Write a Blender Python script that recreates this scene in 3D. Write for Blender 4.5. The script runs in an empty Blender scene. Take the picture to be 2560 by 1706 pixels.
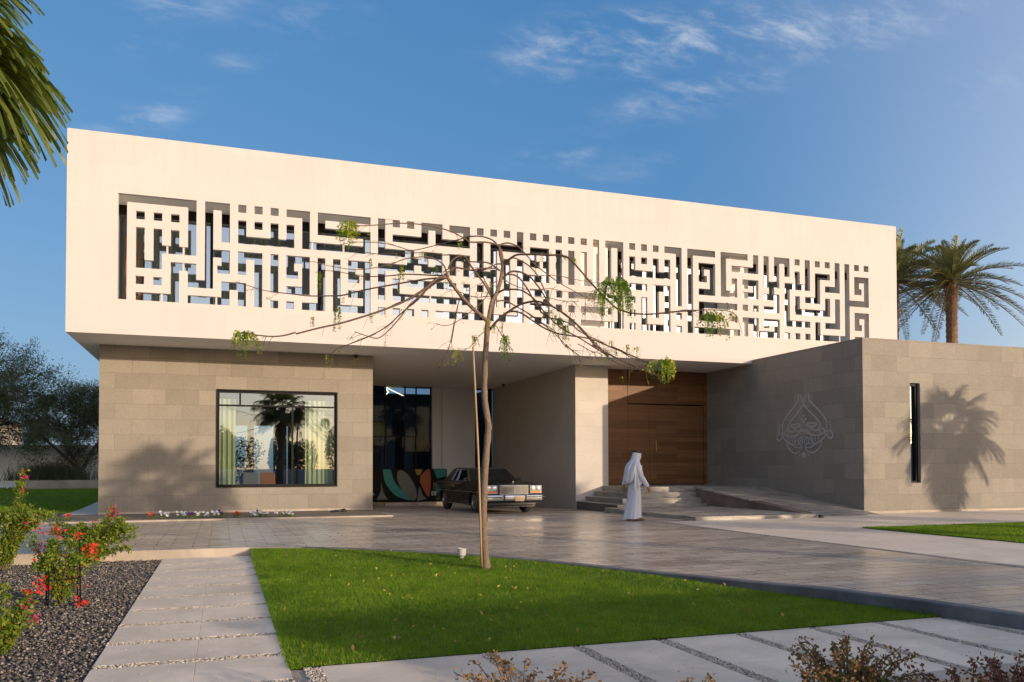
import bpy, bmesh, math, random
import numpy as np
from mathutils import Vector, Matrix, Euler
rnd = random.Random(7); rng = np.random.default_rng(7)
SC = bpy.context.scene; COL = SC.collection
R_ = math.radians
# ------------------------------------------------------------------ camera
cam_d = bpy.data.cameras.new('camera'); cam = bpy.data.objects.new('camera', cam_d); COL.objects.link(cam); SC.camera = cam
cam_d.sensor_width = 36; cam_d.lens = 29.122; cam_d.shift_y = 0.1063; cam_d.clip_end = 9000; cam_d.clip_start = .05
CAM = Vector((3.9201, -24.5093, 1.34))
_r = Vector((0.94373569, -0.33069365, -0.00215687)); _u = Vector((-0.00526168, -0.02153647, 0.99975422)); _f = Vector((0.33065882, 0.94349239, 0.02206474))
cam.matrix_world = Matrix(((_r.x, _u.x, -_f.x, CAM.x), (_r.y, _u.y, -_f.y, CAM.y), (_r.z, _u.z, -_f.z, CAM.z), (0, 0, 0, 1)))
# ------------------------------------------------------------------ light and sky
SUN_AZ, SUN_EL = 32.5, 10.0      # azimuth to the right of the facade normal, behind the camera
SKY_GAIN = .442
WARM = ((.8, 1.36), (.8, 1.17), (.8, 1.18))
SUN_STRENGTH, SKY_STRENGTH, EXPOSURE = 2.0, 0.15, 1.18
SUN_COL = (1.0, 0.80, 0.585)
sx, sy = math.sin(R_(SUN_AZ)), -math.cos(R_(SUN_AZ))
sd = bpy.data.lights.new('sun', 'SUN'); sd.energy = SUN_STRENGTH; sd.angle = R_(.5); sd.color = SUN_COL
so = bpy.data.objects.new('sun', sd); COL.objects.link(so)
so.rotation_euler = Vector((sx * math.cos(R_(SUN_EL)), sy * math.cos(R_(SUN_EL)), math.sin(R_(SUN_EL)))).to_track_quat('Z', 'Y').to_euler()
so.location = (20, -30, 30)
W = bpy.data.worlds.new('World'); SC.world = W; W.use_nodes = True
SC.view_settings.view_transform = 'Standard'; SC.view_settings.look = 'None'; SC.view_settings.gamma = 1; SC.view_settings.exposure = EXPOSURE
SC.view_settings.use_curve_mapping = False
nt = W.node_tree; nt.nodes.clear()
def N(nt, t, **k):
    n = nt.nodes.new(t)
    for a, b in k.items():
        if a in n.inputs.keys(): n.inputs[a].default_value = b
        else: setattr(n, a, b)
    return n
def lk(nt, a, b): nt.links.new(a, b)
def math_(nt, op, a, b=None, c=None, clamp=False):
    n = nt.nodes.new('ShaderNodeMath'); n.operation = op; n.use_clamp = clamp
    for i, v in enumerate((a, b, c)):
        if v is None: continue
        if isinstance(v, (int, float)): n.inputs[i].default_value = v
        else: nt.links.new(v, n.inputs[i])
    return n.outputs[0]
def mixc(nt, fac, a, b, blend='MIX'):
    n = nt.nodes.new('ShaderNodeMix'); n.data_type = 'RGBA'; n.blend_type = blend
    for i, v in ((0, fac), (6, a), (7, b)):
        if isinstance(v, (int, float)): n.inputs[i].default_value = v
        elif isinstance(v, tuple): n.inputs[i].default_value = v if len(v) == 4 else (*v, 1)
        else: nt.links.new(v, n.inputs[i])
    return n.outputs[2]
sky = N(nt, 'ShaderNodeTexSky', sky_type='NISHITA', sun_disc=False, sun_elevation=R_(SUN_EL), sun_rotation=math.atan2(sx, sy), air_density=1.0, dust_density=1.2, ozone_density=1.6)
# clear, deep blue evening air: the sky's own channels graded a little
sc_ = N(nt, 'ShaderNodeSeparateColor'); lk(nt, sky.outputs[0], sc_.inputs[0]); cc_ = N(nt, 'ShaderNodeCombineColor')
for i_, (p_, k_) in enumerate(((.84, .625), (.53, 1.31), (.36, 2.5))): lk(nt, math_(nt, 'MULTIPLY', math_(nt, 'POWER', sc_.outputs[i_], p_), k_ * SKY_GAIN), cc_.inputs[i_])
tc = N(nt, 'ShaderNodeTexCoord'); sep = N(nt, 'ShaderNodeSeparateXYZ'); lk(nt, tc.outputs['Generated'], sep.inputs[0])
# towards the sun the air is brighter, warmer and less blue
vd = N(nt, 'ShaderNodeVectorMath', operation='DOT_PRODUCT'); lk(nt, tc.outputs['Generated'], vd.inputs[0]); vd.inputs[1].default_value = (sx, sy, .1)
wm = N(nt, 'ShaderNodeMapRange', interpolation_type='SMOOTHSTEP'); wm.inputs[1].default_value = -.42; wm.inputs[2].default_value = .22; lk(nt, vd.outputs['Value'], wm.inputs[0])
cw_ = N(nt, 'ShaderNodeCombineColor')
for i_, (p_, k_) in enumerate(WARM): lk(nt, math_(nt, 'MULTIPLY', math_(nt, 'POWER', sc_.outputs[i_], p_), k_), cw_.inputs[i_])
sky_col = mixc(nt, wm.outputs[0], cc_.outputs[0], cw_.outputs[0])
yy = math_(nt, 'MAXIMUM', sep.outputs[1], .05)
qx = math_(nt, 'DIVIDE', sep.outputs[0], yy); qz = math_(nt, 'DIVIDE', sep.outputs[2], yy)
cq = N(nt, 'ShaderNodeCombineXYZ'); lk(nt, qx, cq.inputs[0]); lk(nt, qz, cq.inputs[1])
def skyblob(x, z, ang, lx, lz, s):
    mp = N(nt, 'ShaderNodeMapping', vector_type='TEXTURE'); mp.inputs['Location'].default_value = (x, z, 0); mp.inputs['Rotation'].default_value = (0, 0, R_(ang)); mp.inputs['Scale'].default_value = (lx, lz, 1)
    lk(nt, cq.outputs[0], mp.inputs[0]); vl = N(nt, 'ShaderNodeVectorMath', operation='LENGTH'); lk(nt, mp.outputs[0], vl.inputs[0])
    mr = N(nt, 'ShaderNodeMapRange', interpolation_type='SMOOTHSTEP'); mr.inputs[1].default_value = 1; mr.inputs[2].default_value = 0; mr.inputs[3].default_value = 0; mr.inputs[4].default_value = s
    lk(nt, vl.outputs['Value'], mr.inputs[0]); return mr.outputs[0]
SKYBLOBS = [(0.557, 0.587, 13.1, 0.306, 0.074, 0.8), (0.773, 0.637, 17.9, 0.351, 0.091, 0.6), (1.036, 0.717, 19.3, 0.315, 0.063, 0.4), (0.598, 0.51, 16.8, 0.176, 0.042, 0.68), (0.727, 0.561, -1.5, 0.084, 0.024, 0.56), (0.42, 0.416, 19.7, 0.106, 0.033, 0.64), (0.408, 0.553, 35.3, 0.126, 0.061, 0.4), (-0.083, 0.474, 24.9, 0.054, 0.03, 0.44), (0.022, 0.476, 14.4, 0.056, 0.022, 0.4), (-0.084, 0.392, 26.5, 0.103, 0.03, 0.68), (-0.035, 0.529, 15.7, 0.099, 0.03, 0.72), (0.09, 0.537, 20.0, 0.136, 0.046, 0.28), (1.151, 0.614, 19.6, 0.278, 0.065, 0.2), (0.523, 0.405, 19.8, 0.176, 0.036, 0.16)]
mask = None
for b in SKYBLOBS:
    v = skyblob(*b); mask = v if mask is None else math_(nt, 'ADD', mask, v)
mp = N(nt, 'ShaderNodeMapping'); mp.inputs['Rotation'].default_value = (0, 0, R_(-24)); mp.inputs['Scale'].default_value = (3.6, 10, 1); lk(nt, cq.outputs[0], mp.inputs[0])
n1 = N(nt, 'ShaderNodeTexNoise', Scale=2.2, Detail=11.0, Roughness=.64, Distortion=.35); lk(nt, mp.outputs[0], n1.inputs['Vector'])
mp2 = N(nt, 'ShaderNodeMapping'); mp2.inputs['Rotation'].default_value = (0, 0, R_(-70)); mp2.inputs['Scale'].default_value = (9, 30, 1); lk(nt, cq.outputs[0], mp2.inputs[0])
n2 = N(nt, 'ShaderNodeTexNoise', Scale=1.6, Detail=6.0, Roughness=.6, Distortion=.6); lk(nt, mp2.outputs[0], n2.inputs['Vector'])
nn = math_(nt, 'MULTIPLY', n1.outputs[0], math_(nt, 'ADD', math_(nt, 'MULTIPLY', n2.outputs[0], .9), .55))
wisp = N(nt, 'ShaderNodeMapRange', interpolation_type='SMOOTHSTEP'); wisp.inputs[1].default_value = .40; wisp.inputs[2].default_value = 1.0; lk(nt, nn, wisp.inputs[0])
front = math_(nt, 'GREATER_THAN', sep.outputs[1], .06)
cl = math_(nt, 'MULTIPLY', math_(nt, 'MULTIPLY', wisp.outputs[0], mask if mask else 0.0), front, clamp=True)
cloud_col = mixc(nt, cl, sky_col, (2.45, 2.5, 2.6, 1))
bg = N(nt, 'ShaderNodeBackground', Strength=SKY_STRENGTH); lk(nt, cloud_col, bg.inputs[0])
wo = N(nt, 'ShaderNodeOutputWorld'); lk(nt, bg.outputs[0], wo.inputs[0])
# ------------------------------------------------------------------ materials
def newmat(name):
    m = bpy.data.materials.new(name); m.use_nodes = True; t = m.node_tree; b = t.nodes['Principled BSDF']; return m, t, b
def objco(t):
    return N(t, 'ShaderNodeTexCoord').outputs['Object']
def noise(t, vec, scale, detail=4, rough=.55, dist=0):
    n = N(t, 'ShaderNodeTexNoise', Scale=scale, Detail=detail, Roughness=rough, Distortion=dist); lk(t, vec, n.inputs['Vector']); return n.outputs[0]
def mapping(t, vec, scale=(1, 1, 1), rot=(0, 0, 0), loc=(0, 0, 0)):
    m = N(t, 'ShaderNodeMapping'); m.inputs['Scale'].default_value = scale; m.inputs['Rotation'].default_value = rot; m.inputs['Location'].default_value = loc; lk(t, vec, m.inputs[0]); return m.outputs[0]
def rng_map(t, v, a, b, c, d):
    m = N(t, 'ShaderNodeMapRange'); m.inputs[1].default_value = a; m.inputs[2].default_value = b; m.inputs[3].default_value = c; m.inputs[4].default_value = d; lk(t, v, m.inputs[0]); return m.outputs[0]
def bump(t, b, h, strength=.3, dist=.02):
    n = N(t, 'ShaderNodeBump', Strength=strength, Distance=dist); lk(t, h, n.inputs['Height']); lk(t, n.outputs[0], b.inputs['Normal'])
def simple(name, col, rough=.6, metal=0, spec=.5, nz=0, nscale=8, coat=0, bmp=0, trans=0):
    m, t, b = newmat(name)
    b.inputs['Roughness'].default_value = rough; b.inputs['Metallic'].default_value = metal; b.inputs['Specular IOR Level'].default_value = spec; b.inputs['Coat Weight'].default_value = coat
    b.inputs['Base Color'].default_value = (*col, 1)
    if nz or bmp:
        f = noise(t, objco(t), nscale)
        if nz: lk(t, mixc(t, f, tuple(c * (1 - nz) for c in col), tuple(min(1, c * (1 + nz)) for c in col)), b.inputs['Base Color'])
        if bmp: bump(t, b, f, bmp)
    return m
def wallco(t):
    s = N(t, 'ShaderNodeSeparateXYZ'); lk(t, objco(t), s.inputs[0]); c = N(t, 'ShaderNodeCombineXYZ')
    lk(t, math_(t, 'ADD', s.outputs[0], s.outputs[1]), c.inputs[0]); lk(t, s.outputs[2], c.inputs[1]); return c.outputs[0]
def block_stone(name, c1, c2, mortar, bw, rh, zoff=0, speck=.42, rough=.75, mort=.004, bstr=.25, off=.5):
    m, t, b = newmat(name); co = mapping(t, wallco(t), loc=(0.13, -zoff, 0))
    br = N(t, 'ShaderNodeTexBrick', offset=off, offset_frequency=2, squash=1); br.inputs['Scale'].default_value = 1; br.inputs['Brick Width'].default_value = bw; br.inputs['Row Height'].default_value = rh
    br.inputs['Mortar Size'].default_value = mort; br.inputs['Mortar Smooth'].default_value = .3; br.inputs['Bias'].default_value = 0
    br.inputs['Color1'].default_value = (*c1, 1); br.inputs['Color2'].default_value = (*c2, 1); br.inputs['Mortar'].default_value = (*mortar, 1); lk(t, co, br.inputs['Vector'])
    o = objco(t); n1 = noise(t, o, 38, 3, .75); n2 = noise(t, o, 1.3, 5, .6); n3 = noise(t, mapping(t, o, (1, 1, 3)), 9, 4, .7)
    col = mixc(t, 1.0, br.outputs[0], mixc(t, n1, (1 - speck,) * 3, (1 + speck,) * 3), 'MULTIPLY')
    col = mixc(t, 1.0, col, mixc(t, n2, (.86, .85, .84), (1.12, 1.12, 1.12)), 'MULTIPLY')
    col = mixc(t, 1.0, col, mixc(t, n3, (.9, .9, .9), (1.08, 1.08, 1.08)), 'MULTIPLY')
    lk(t, col, b.inputs['Base Color']); b.inputs['Roughness'].default_value = rough; b.inputs['Specular IOR Level'].default_value = .3
    h = math_(t, 'SUBTRACT', math_(t, 'MULTIPLY', n1, .25), br.outputs['Fac']); bump(t, b, h, bstr, .006); return m
M_granite = block_stone('granite_cladding', (.215, .192, .152), (.27, .24, .193), (.14, .12, .095), .92, .452, .09)
M_granite_dark = block_stone('granite_cladding_wing', (.215, .193, .158), (.272, .243, .198), (.155, .135, .11), .92, .452, .09)
M_lime = block_stone('limestone_cladding', (.50, .455, .395), (.525, .475, .415), (.44, .39, .33), 1.2, .45, .1, speck=.06, bstr=.1)
def render_white():
    m, t, b = newmat('white_stone_render'); o = objco(t)
    n1 = noise(t, o, .6, 6, .6); n2 = noise(t, o, 30, 3, .6); n3 = noise(t, mapping(t, o, (2.2, 1, .25)), 1.4, 5, .6)
    br = N(t, 'ShaderNodeTexBrick', offset=.5); br.inputs['Scale'].default_value = 1; br.inputs['Brick Width'].default_value = 1.6; br.inputs['Row Height'].default_value = .64; br.inputs['Mortar Size'].default_value = .003
    br.inputs['Color1'].default_value = (.525, .483, .455, 1); br.inputs['Color2'].default_value = (.542, .50, .473, 1); br.inputs['Mortar'].default_value = (.49, .45, .41, 1); lk(t, wallco(t), br.inputs['Vector'])
    col = mixc(t, 1.0, br.outputs[0], mixc(t, n1, (.92, .915, .905), (1.06, 1.06, 1.06)), 'MULTIPLY')
    col = mixc(t, 1.0, col, mixc(t, n2, (.97, .97, .97), (1.02, 1.02, 1.02)), 'MULTIPLY')
    s = N(t, 'ShaderNodeSeparateXYZ'); lk(t, o, s.inputs[0])
    # water stains running down from the sill of the screen
    st = math_(t, 'MULTIPLY', rng_map(t, s.outputs[2], 5.55, 5.92, 0, 1), math_(t, 'LESS_THAN', s.outputs[2], 5.93))
    st = math_(t, 'MULTIPLY', st, rng_map(t, n3, .5, .75, 0, .55), clamp=True)
    col = mixc(t, st, col, (.60, .46, .30))
    n6 = noise(t, mapping(t, o, (3.4, 1, .12)), 1.5, 5, .65); ds = math_(t, 'MULTIPLY', rng_map(t, s.outputs[2], 8.9, 10.4, 0, .30), rng_map(t, n6, .48, .70, 0, 1), clamp=True); col = mixc(t, ds, col, (.40, .36, .31))
    col = mixc(t, 1.0, col, mixc(t, n3, (.955, .95, .945), (1.035, 1.035, 1.035)), 'MULTIPLY')
    lk(t, col, b.inputs['Base Color']); b.inputs['Roughness'].default_value = .8; b.inputs['Specular IOR Level'].default_value = .2; bump(t, b, n2, .06, .004); return m
M_white = render_white()
M_soffit = simple('soffit_paint', (.86, .82, .76), .85, nz=.03, nscale=.8)
M_innerwall = simple('inner_wall_paint', (.66, .66, .67), .85, nz=.04, nscale=1)
M_black = simple('black_aluminium', (.009, .0085, .008), .5, spec=.15)
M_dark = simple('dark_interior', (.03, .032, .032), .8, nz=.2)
M_darkfloor = simple('interior_floor', (.11, .09, .07), .3)
def glass(name, refl, tint, rough=0.0, fk=.8):
    m, t, b = newmat(name); t.nodes.remove(b); out = t.nodes['Material Output']
    g = N(t, 'ShaderNodeBsdfGlossy', Roughness=rough); g.inputs[0].default_value = (.72, .87, 1.0, 1); tr = N(t, 'ShaderNodeBsdfTransparent'); tr.inputs[0].default_value = (*tint, 1)
    fr = N(t, 'ShaderNodeFresnel', IOR=1.5); f = math_(t, 'ADD', math_(t, 'MULTIPLY', fr.outputs[0], fk), refl, clamp=True)
    mx = N(t, 'ShaderNodeMixShader'); lk(t, f, mx.inputs[0]); lk(t, tr.outputs[0], mx.inputs[1]); lk(t, g.outputs[0], mx.inputs[2]); lk(t, mx.outputs[0], out.inputs[0]); return m
M_glass = glass('coated_glass', .34, (.48, .56, .48)); M_glass_low = glass('window_glass', .19, (.70, .76, .68)); M_glass_dark = glass('smoked_glass', .0, (.40, .46, .52), fk=.14); M_carglass = glass('car_glass', .12, (.20, .26, .22))
def wood():
    m, t, b = newmat('walnut_boards'); o = objco(t)
    br = N(t, 'ShaderNodeTexBrick', offset=.37); br.inputs['Scale'].default_value = 1; br.inputs['Brick Width'].default_value = 2.3; br.inputs['Row Height'].default_value = .155; br.inputs['Mortar Size'].default_value = .002; br.inputs['Mortar Smooth'].default_value = .2
    br.inputs['Color1'].default_value = (.14, .064, .023, 1); br.inputs['Color2'].default_value = (.225, .107, .041, 1); br.inputs['Mortar'].default_value = (.05, .025, .012, 1); lk(t, wallco(t), br.inputs['Vector'])
    g = noise(t, mapping(t, o, (1.1, 3, 26)), 2.4, 6, .65, 1.2); g2 = noise(t, mapping(t, o, (.5, 1, 6)), 2.0, 4, .6, .4)
    col = mixc(t, 1.0, br.outputs[0], mixc(t, g, (.55, .52, .5), (1.35, 1.33, 1.3)), 'MULTIPLY'); col = mixc(t, 1.0, col, mixc(t, g2, (.7, .7, .7), (1.25, 1.25, 1.25)), 'MULTIPLY')
    lk(t, col, b.inputs['Base Color']); b.inputs['Roughness'].default_value = .5; b.inputs['Specular IOR Level'].default_value = .25; bump(t, b, g, .12, .004); return m
M_wood = wood()
def paver():
    m, t, b = newmat('driveway_pavers'); o = objco(t)
    br = N(t, 'ShaderNodeTexBrick', offset=.43, offset_frequency=2); br.inputs['Scale'].default_value = 1; br.inputs['Brick Width'].default_value = .62; br.inputs['Row Height'].default_value = .29; br.inputs['Mortar Size'].default_value = .012; br.inputs['Mortar Smooth'].default_value = .3
    br.inputs['Color1'].default_value = (.39, .322, .248, 1); br.inputs['Color2'].default_value = (.55, .46, .355, 1); br.inputs['Mortar'].default_value = (.045, .038, .034, 1); lk(t, o, br.inputs['Vector'])
    n1 = noise(t, mapping(t, o, (.30, 1.0, 1)), 1.1, 6, .65, .6); n2 = noise(t, o, 25, 4, .65); n3 = noise(t, o, .35, 3, .5); n4 = noise(t, mapping(t, o, (.8, 3.3, 1)), 1.4, 2, .5)
    col = mixc(t, 1.0, br.outputs[0], mixc(t, n1, (.70, .70, .71), (1.25, 1.24, 1.22)), 'MULTIPLY'); col = mixc(t, 1.0, col, mixc(t, n2, (.86, .86, .86), (1.12, 1.12, 1.12)), 'MULTIPLY')
    col = mixc(t, 1.0, col, mixc(t, n3, (.8, .8, .82), (1.18, 1.17, 1.15)), 'MULTIPLY')
    lk(t, col, b.inputs['Base Color']); lk(t, math_(t, 'ADD', rng_map(t, n1, .3, .7, .14, .36), math_(t, 'MULTIPLY', n2, .08)), b.inputs['Roughness']); b.inputs['Specular IOR Level'].default_value = .55
    h = math_(t, 'ADD', math_(t, 'SUBTRACT', math_(t, 'MULTIPLY', n2, .06), br.outputs['Fac']), math_(t, 'MULTIPLY', n4, .35)); bump(t, b, h, .22, .006); return m
M_paver = paver()
def slabmat(name, c, dirt=.12, rough=.6):
    m, t, b = newmat(name); o = objco(t); n1 = noise(t, o, 1.1, 7, .65, .5); n2 = noise(t, o, 40, 3, .6); n3 = noise(t, o, 6, 4, .7)
    col = mixc(t, rng_map(t, n1, .33, .67, 0, 1), tuple(x * (1 - dirt) for x in c), tuple(x * (1 + dirt) for x in c)); col = mixc(t, 1.0, col, mixc(t, n2, (.93, .93, .93), (1.06, 1.06, 1.06)), 'MULTIPLY'); col = mixc(t, 1.0, col, mixc(t, n3, (.90, .90, .89), (1.08, 1.08, 1.08)), 'MULTIPLY')
    n5 = noise(t, o, 3.1, 5, .7, 1.0); col = mixc(t, rng_map(t, n5, .60, .74, 0, .35), col, tuple(x * .55 for x in c))
    lk(t, col, b.inputs['Base Color']); b.inputs['Roughness'].default_value = rough; bump(t, b, n2, .08, .003); return m
M_slab = slabmat('path_slabs', (.69, .57, .435), .2); M_concrete = slabmat('pale_concrete', (.68, .555, .42), .16, .5); M_kerb = slabmat('kerb_stone', (.36, .30, .235), .3, .7); M_kerb_shade = slabmat('kerb_shaded', (.13, .12, .115), .5, .7)
def travertine():
    m, t, b = newmat('travertine_steps'); o = objco(t); g = noise(t, mapping(t, o, (1.5, 1.5, 30)), 1.2, 6, .7, .6); g2 = noise(t, mapping(t, o, (1.2, .6, .6)), 1.1, 3)
    col = mixc(t, rng_map(t, g, .34, .66, 0, 1), (.13, .115, .10), (.46, .40, .32)); col = mixc(t, 1.0, col, mixc(t, g2, (.75, .75, .76), (1.2, 1.2, 1.18)), 'MULTIPLY'); lk(t, col, b.inputs['Base Color']); b.inputs['Roughness'].default_value = .5; bump(t, b, g, .15, .006); return m
M_trav = travertine(); M_step_dark = slabmat('dark_step_flank', (.15, .13, .11), .35, .6); M_brownstone = slabmat('brown_planter_stone', (.16, .115, .085), .4, .8)
def island(name, cols, rough=.6, spec=.3, transl=0.0, vary=0):
    m, t, b = newmat(name); g = N(t, 'ShaderNodeNewGeometry'); cr = N(t, 'ShaderNodeValToRGB'); lk(t, g.outputs['Random Per Island'], cr.inputs[0])
    el = cr.color_ramp.elements
    while len(el) < len(cols): el.new(.5)
    for i, c in enumerate(cols): el[i].position = i / (len(cols) - 1); el[i].color = (*c, 1)
    colr = cr.outputs[0]
    if vary:
        o = objco(t); q = math_(t, 'MULTIPLY', math_(t, 'ADD', noise(t, o, vary, 4, .6), noise(t, o, vary * 7, 3, .6)), .5); colr = mixc(t, 1.0, colr, mixc(t, rng_map(t, q, .38, .62, 0, 1), (.55, .64, .55), (1.45, 1.26, 1.4)), 'MULTIPLY')
    lk(t, colr, b.inputs['Base Color']); b.inputs['Roughness'].default_value = rough; b.inputs['Specular IOR Level'].default_value = spec
    if transl:
        tl = N(t, 'ShaderNodeBsdfTranslucent'); lk(t, mixc(t, .5, cr.outputs[0], (.35, .42, .04)), tl.inputs[0]); mx = N(t, 'ShaderNodeMixShader'); mx.inputs[0].default_value = transl
        lk(t, b.outputs[0], mx.inputs[1]); lk(t, tl.outputs[0], mx.inputs[2]); lk(t, mx.outputs[0], t.nodes['Material Output'].inputs[0])
    return m
M_grass = island('lawn_grass', [(.062, .165, .004), (.098, .235, .006), (.14, .285, .010), (.30, .31, .07)], .6, .10, .42, vary=.6)
M_grassbase = simple('lawn_soil', (.06, .11, .01), .9, nz=.35, nscale=6)
M_gravel = island('dark_gravel', [(.05, .045, .042), (.095, .085, .076), (.13, .115, .10), (.07, .062, .058), (.24, .19, .14), (.36, .33, .29)], .75, .3)
M_gravelbase = simple('gravel_base', (.055, .05, .045), .9, nz=.6, nscale=45, bmp=.6)
M_pebble = island('pale_pebbles', [(.46, .39, .30), (.60, .52, .42), (.32, .26, .19), (.68, .60, .50), (.2, .17, .14)], .7, .3)
M_pebblebase = simple('pebble_base', (.34, .28, .22), .9, nz=.4, nscale=60, bmp=.5)
M_bark = simple('young_bark', (.17, .118, .078), .85, nz=.55, nscale=26, bmp=.8); M_twig = simple('twig_bark', (.105, .062, .042), .75, nz=.25, nscale=20)
M_bamboo = simple('bamboo', (.33, .22, .115), .6, nz=.2, nscale=12)
M_leaf_d = island('leaf_green', [(.04, .12, .006), (.08, .20, .010), (.13, .25, .012)], .5, .35, .35); M_leaf_y = island('leaf_yellow_green', [(.18, .26, .010), (.32, .36, .012), (.46, .38, .012)], .5, .35, .35)
M_leaf_dark = island('leaf_dark', [(.05, .062, .034), (.08, .092, .05), (.11, .12, .07)], .6, .3, .25)
M_boug = island('bougainvillea_leaf', [(.05, .10, .010), (.10, .17, .012), (.17, .22, .015), (.24, .24, .02)], .5, .35, .3)
M_fl_red = island('bract_red', [(.55, .018, .012), (.72, .035, .018), (.62, .05, .04)], .6, .2, .2); M_fl_mag = island('bract_magenta', [(.50, .015, .10), (.62, .03, .16)], .6, .2, .2)
M_fl_white = island('petal_white', [(.70, .70, .68), (.80, .79, .76)], .6, .2, .15); M_fl_purple = island('petal_purple', [(.04, .012, .10), (.08, .02, .16)], .6, .2)
M_barb = island('barberry_leaf', [(.16, .075, .03), (.27, .14, .055), (.09, .04, .025), (.34, .22, .09)], .6, .3, .2); M_barb_g = island('barberry_green', [(.06, .10, .012), (.12, .15, .016), (.18, .15, .02)], .6, .3, .2)
M_barb_r = island('barberry_red', [(.09, .022, .024), (.15, .04, .035), (.19, .075, .055)], .6, .3, .15)
M_fan = island('fan_leaf', [(.035, .07, .010), (.07, .105, .014), (.12, .14, .022)], .45, .45, .25); M_fan_dead = island('fan_dead', [(.30, .15, .05), (.40, .22, .08), (.22, .12, .05)], .7, .2, .15)
M_datep = island('date_leaf', [(.12, .14, .05), (.19, .205, .08), (.29, .27, .12)], .5, .4, .15); M_date_old = island('date_old_leaf', [(.20, .12, .045), (.14, .10, .04), (.10, .09, .035)], .6, .3, .1)
M_ptrunk = simple('palm_trunk', (.17, .095, .05), .9, nz=.6, nscale=9, bmp=1.0)
M_gtrunk = simple('grey_trunk', (.045, .032, .026), .9, nz=.4, nscale=10, bmp=.6)
M_wallwhite = simple('garden_wall_paint', (.74, .72, .69), .85, nz=.06, nscale=1.2)
M_roof = simple('terracotta_roof', (.36, .13, .055), .8, nz=.3, nscale=6); M_villa = simple('villa_plaster', (.58, .50, .40), .85, nz=.06)
M_sand = simple('sandy_ground', (.28, .235, .18), .9, nz=.2, nscale=.2); M_soil = simple('bed_soil', (.16, .125, .09), .9, nz=.4, nscale=18, bmp=.4)
M_rust = simple('rusty_steel', (.26, .095, .032), .75, nz=.4, nscale=15)
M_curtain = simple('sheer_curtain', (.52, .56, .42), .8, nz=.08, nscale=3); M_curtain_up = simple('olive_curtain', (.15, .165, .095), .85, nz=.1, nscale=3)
M_orange = simple('orange_fabric', (.42, .14, .02), .8); M_greyfab = simple('grey_fabric', (.16, .15, .16), .9)
def emis(name, c, s):
    m, t, b = newmat(name); b.inputs['Base Color'].default_value = (*c, 1); b.inputs['Emission Color'].default_value = (*c, 1); b.inputs['Emission Strength'].default_value = s; return m
M_led = emis('led_strip', (1, .92, .62), 1.6)
M_paint = simple('car_paint', (.009, .0085, .008), .16, metal=0, spec=.3, coat=.15, nz=.1, nscale=3); M_vinyl = simple('vinyl_roof', (.055, .045, .04), .5, bmp=.15, nscale=120)
M_chrome = simple('chrome', (.78, .76, .72), .12, metal=1); M_grille = simple('grille_metal', (.13, .125, .115), .4, metal=.6); M_tyre = simple('tyre_rubber', (.014, .014, .014), .8); M_rim = simple('wire_wheel', (.42, .38, .33), .3, metal=.9)
M_lamp = simple('lamp_glass', (.75, .75, .72), .08, metal=.4); M_amber = simple('amber_lens', (.75, .16, .01), .25); M_plate = simple('tan_plate', (.50, .33, .17), .45, nz=.1); M_plastic = simple('black_plastic', (.02, .02, .02), .5)
M_robe = simple('white_cotton', (.55, .55, .57), .85, nz=.03, nscale=14); M_skin = simple('skin', (.30, .135, .07), .55, nz=.08, nscale=20); M_agal = simple('black_cord', (.012, .012, .013), .7); M_sandal = simple('leather_sandal', (.08, .045, .025), .6); M_beard = simple('beard_hair', (.03, .022, .018), .8)
M_teal = simple('teal_panel', (.012, .23, .215), .6); M_mural_o = simple('orange_panel', (.36, .08, .012), .6); M_mural_g = simple('grey_panel', (.13, .15, .135), .6); M_mural_y = simple('yellow_panel', (.28, .17, .012), .6); M_mural_k = simple('black_panel', (.004, .004, .005), .5, spec=.1); M_pane_green = simple('green_pane', (.2, .26, .01), .5, spec=.2); M_pane_sky = simple('sky_reflection_pane', (.05, .11, .20), .5, spec=.2); M_pane_mauve = simple('mauve_pane', (.06, .05, .06), .5, spec=.2)
M_emblem = simple('steel_emblem', (.36, .355, .345), .5); M_lampstone = simple('garden_light_housing', (.42, .40, .38), .5)
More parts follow.
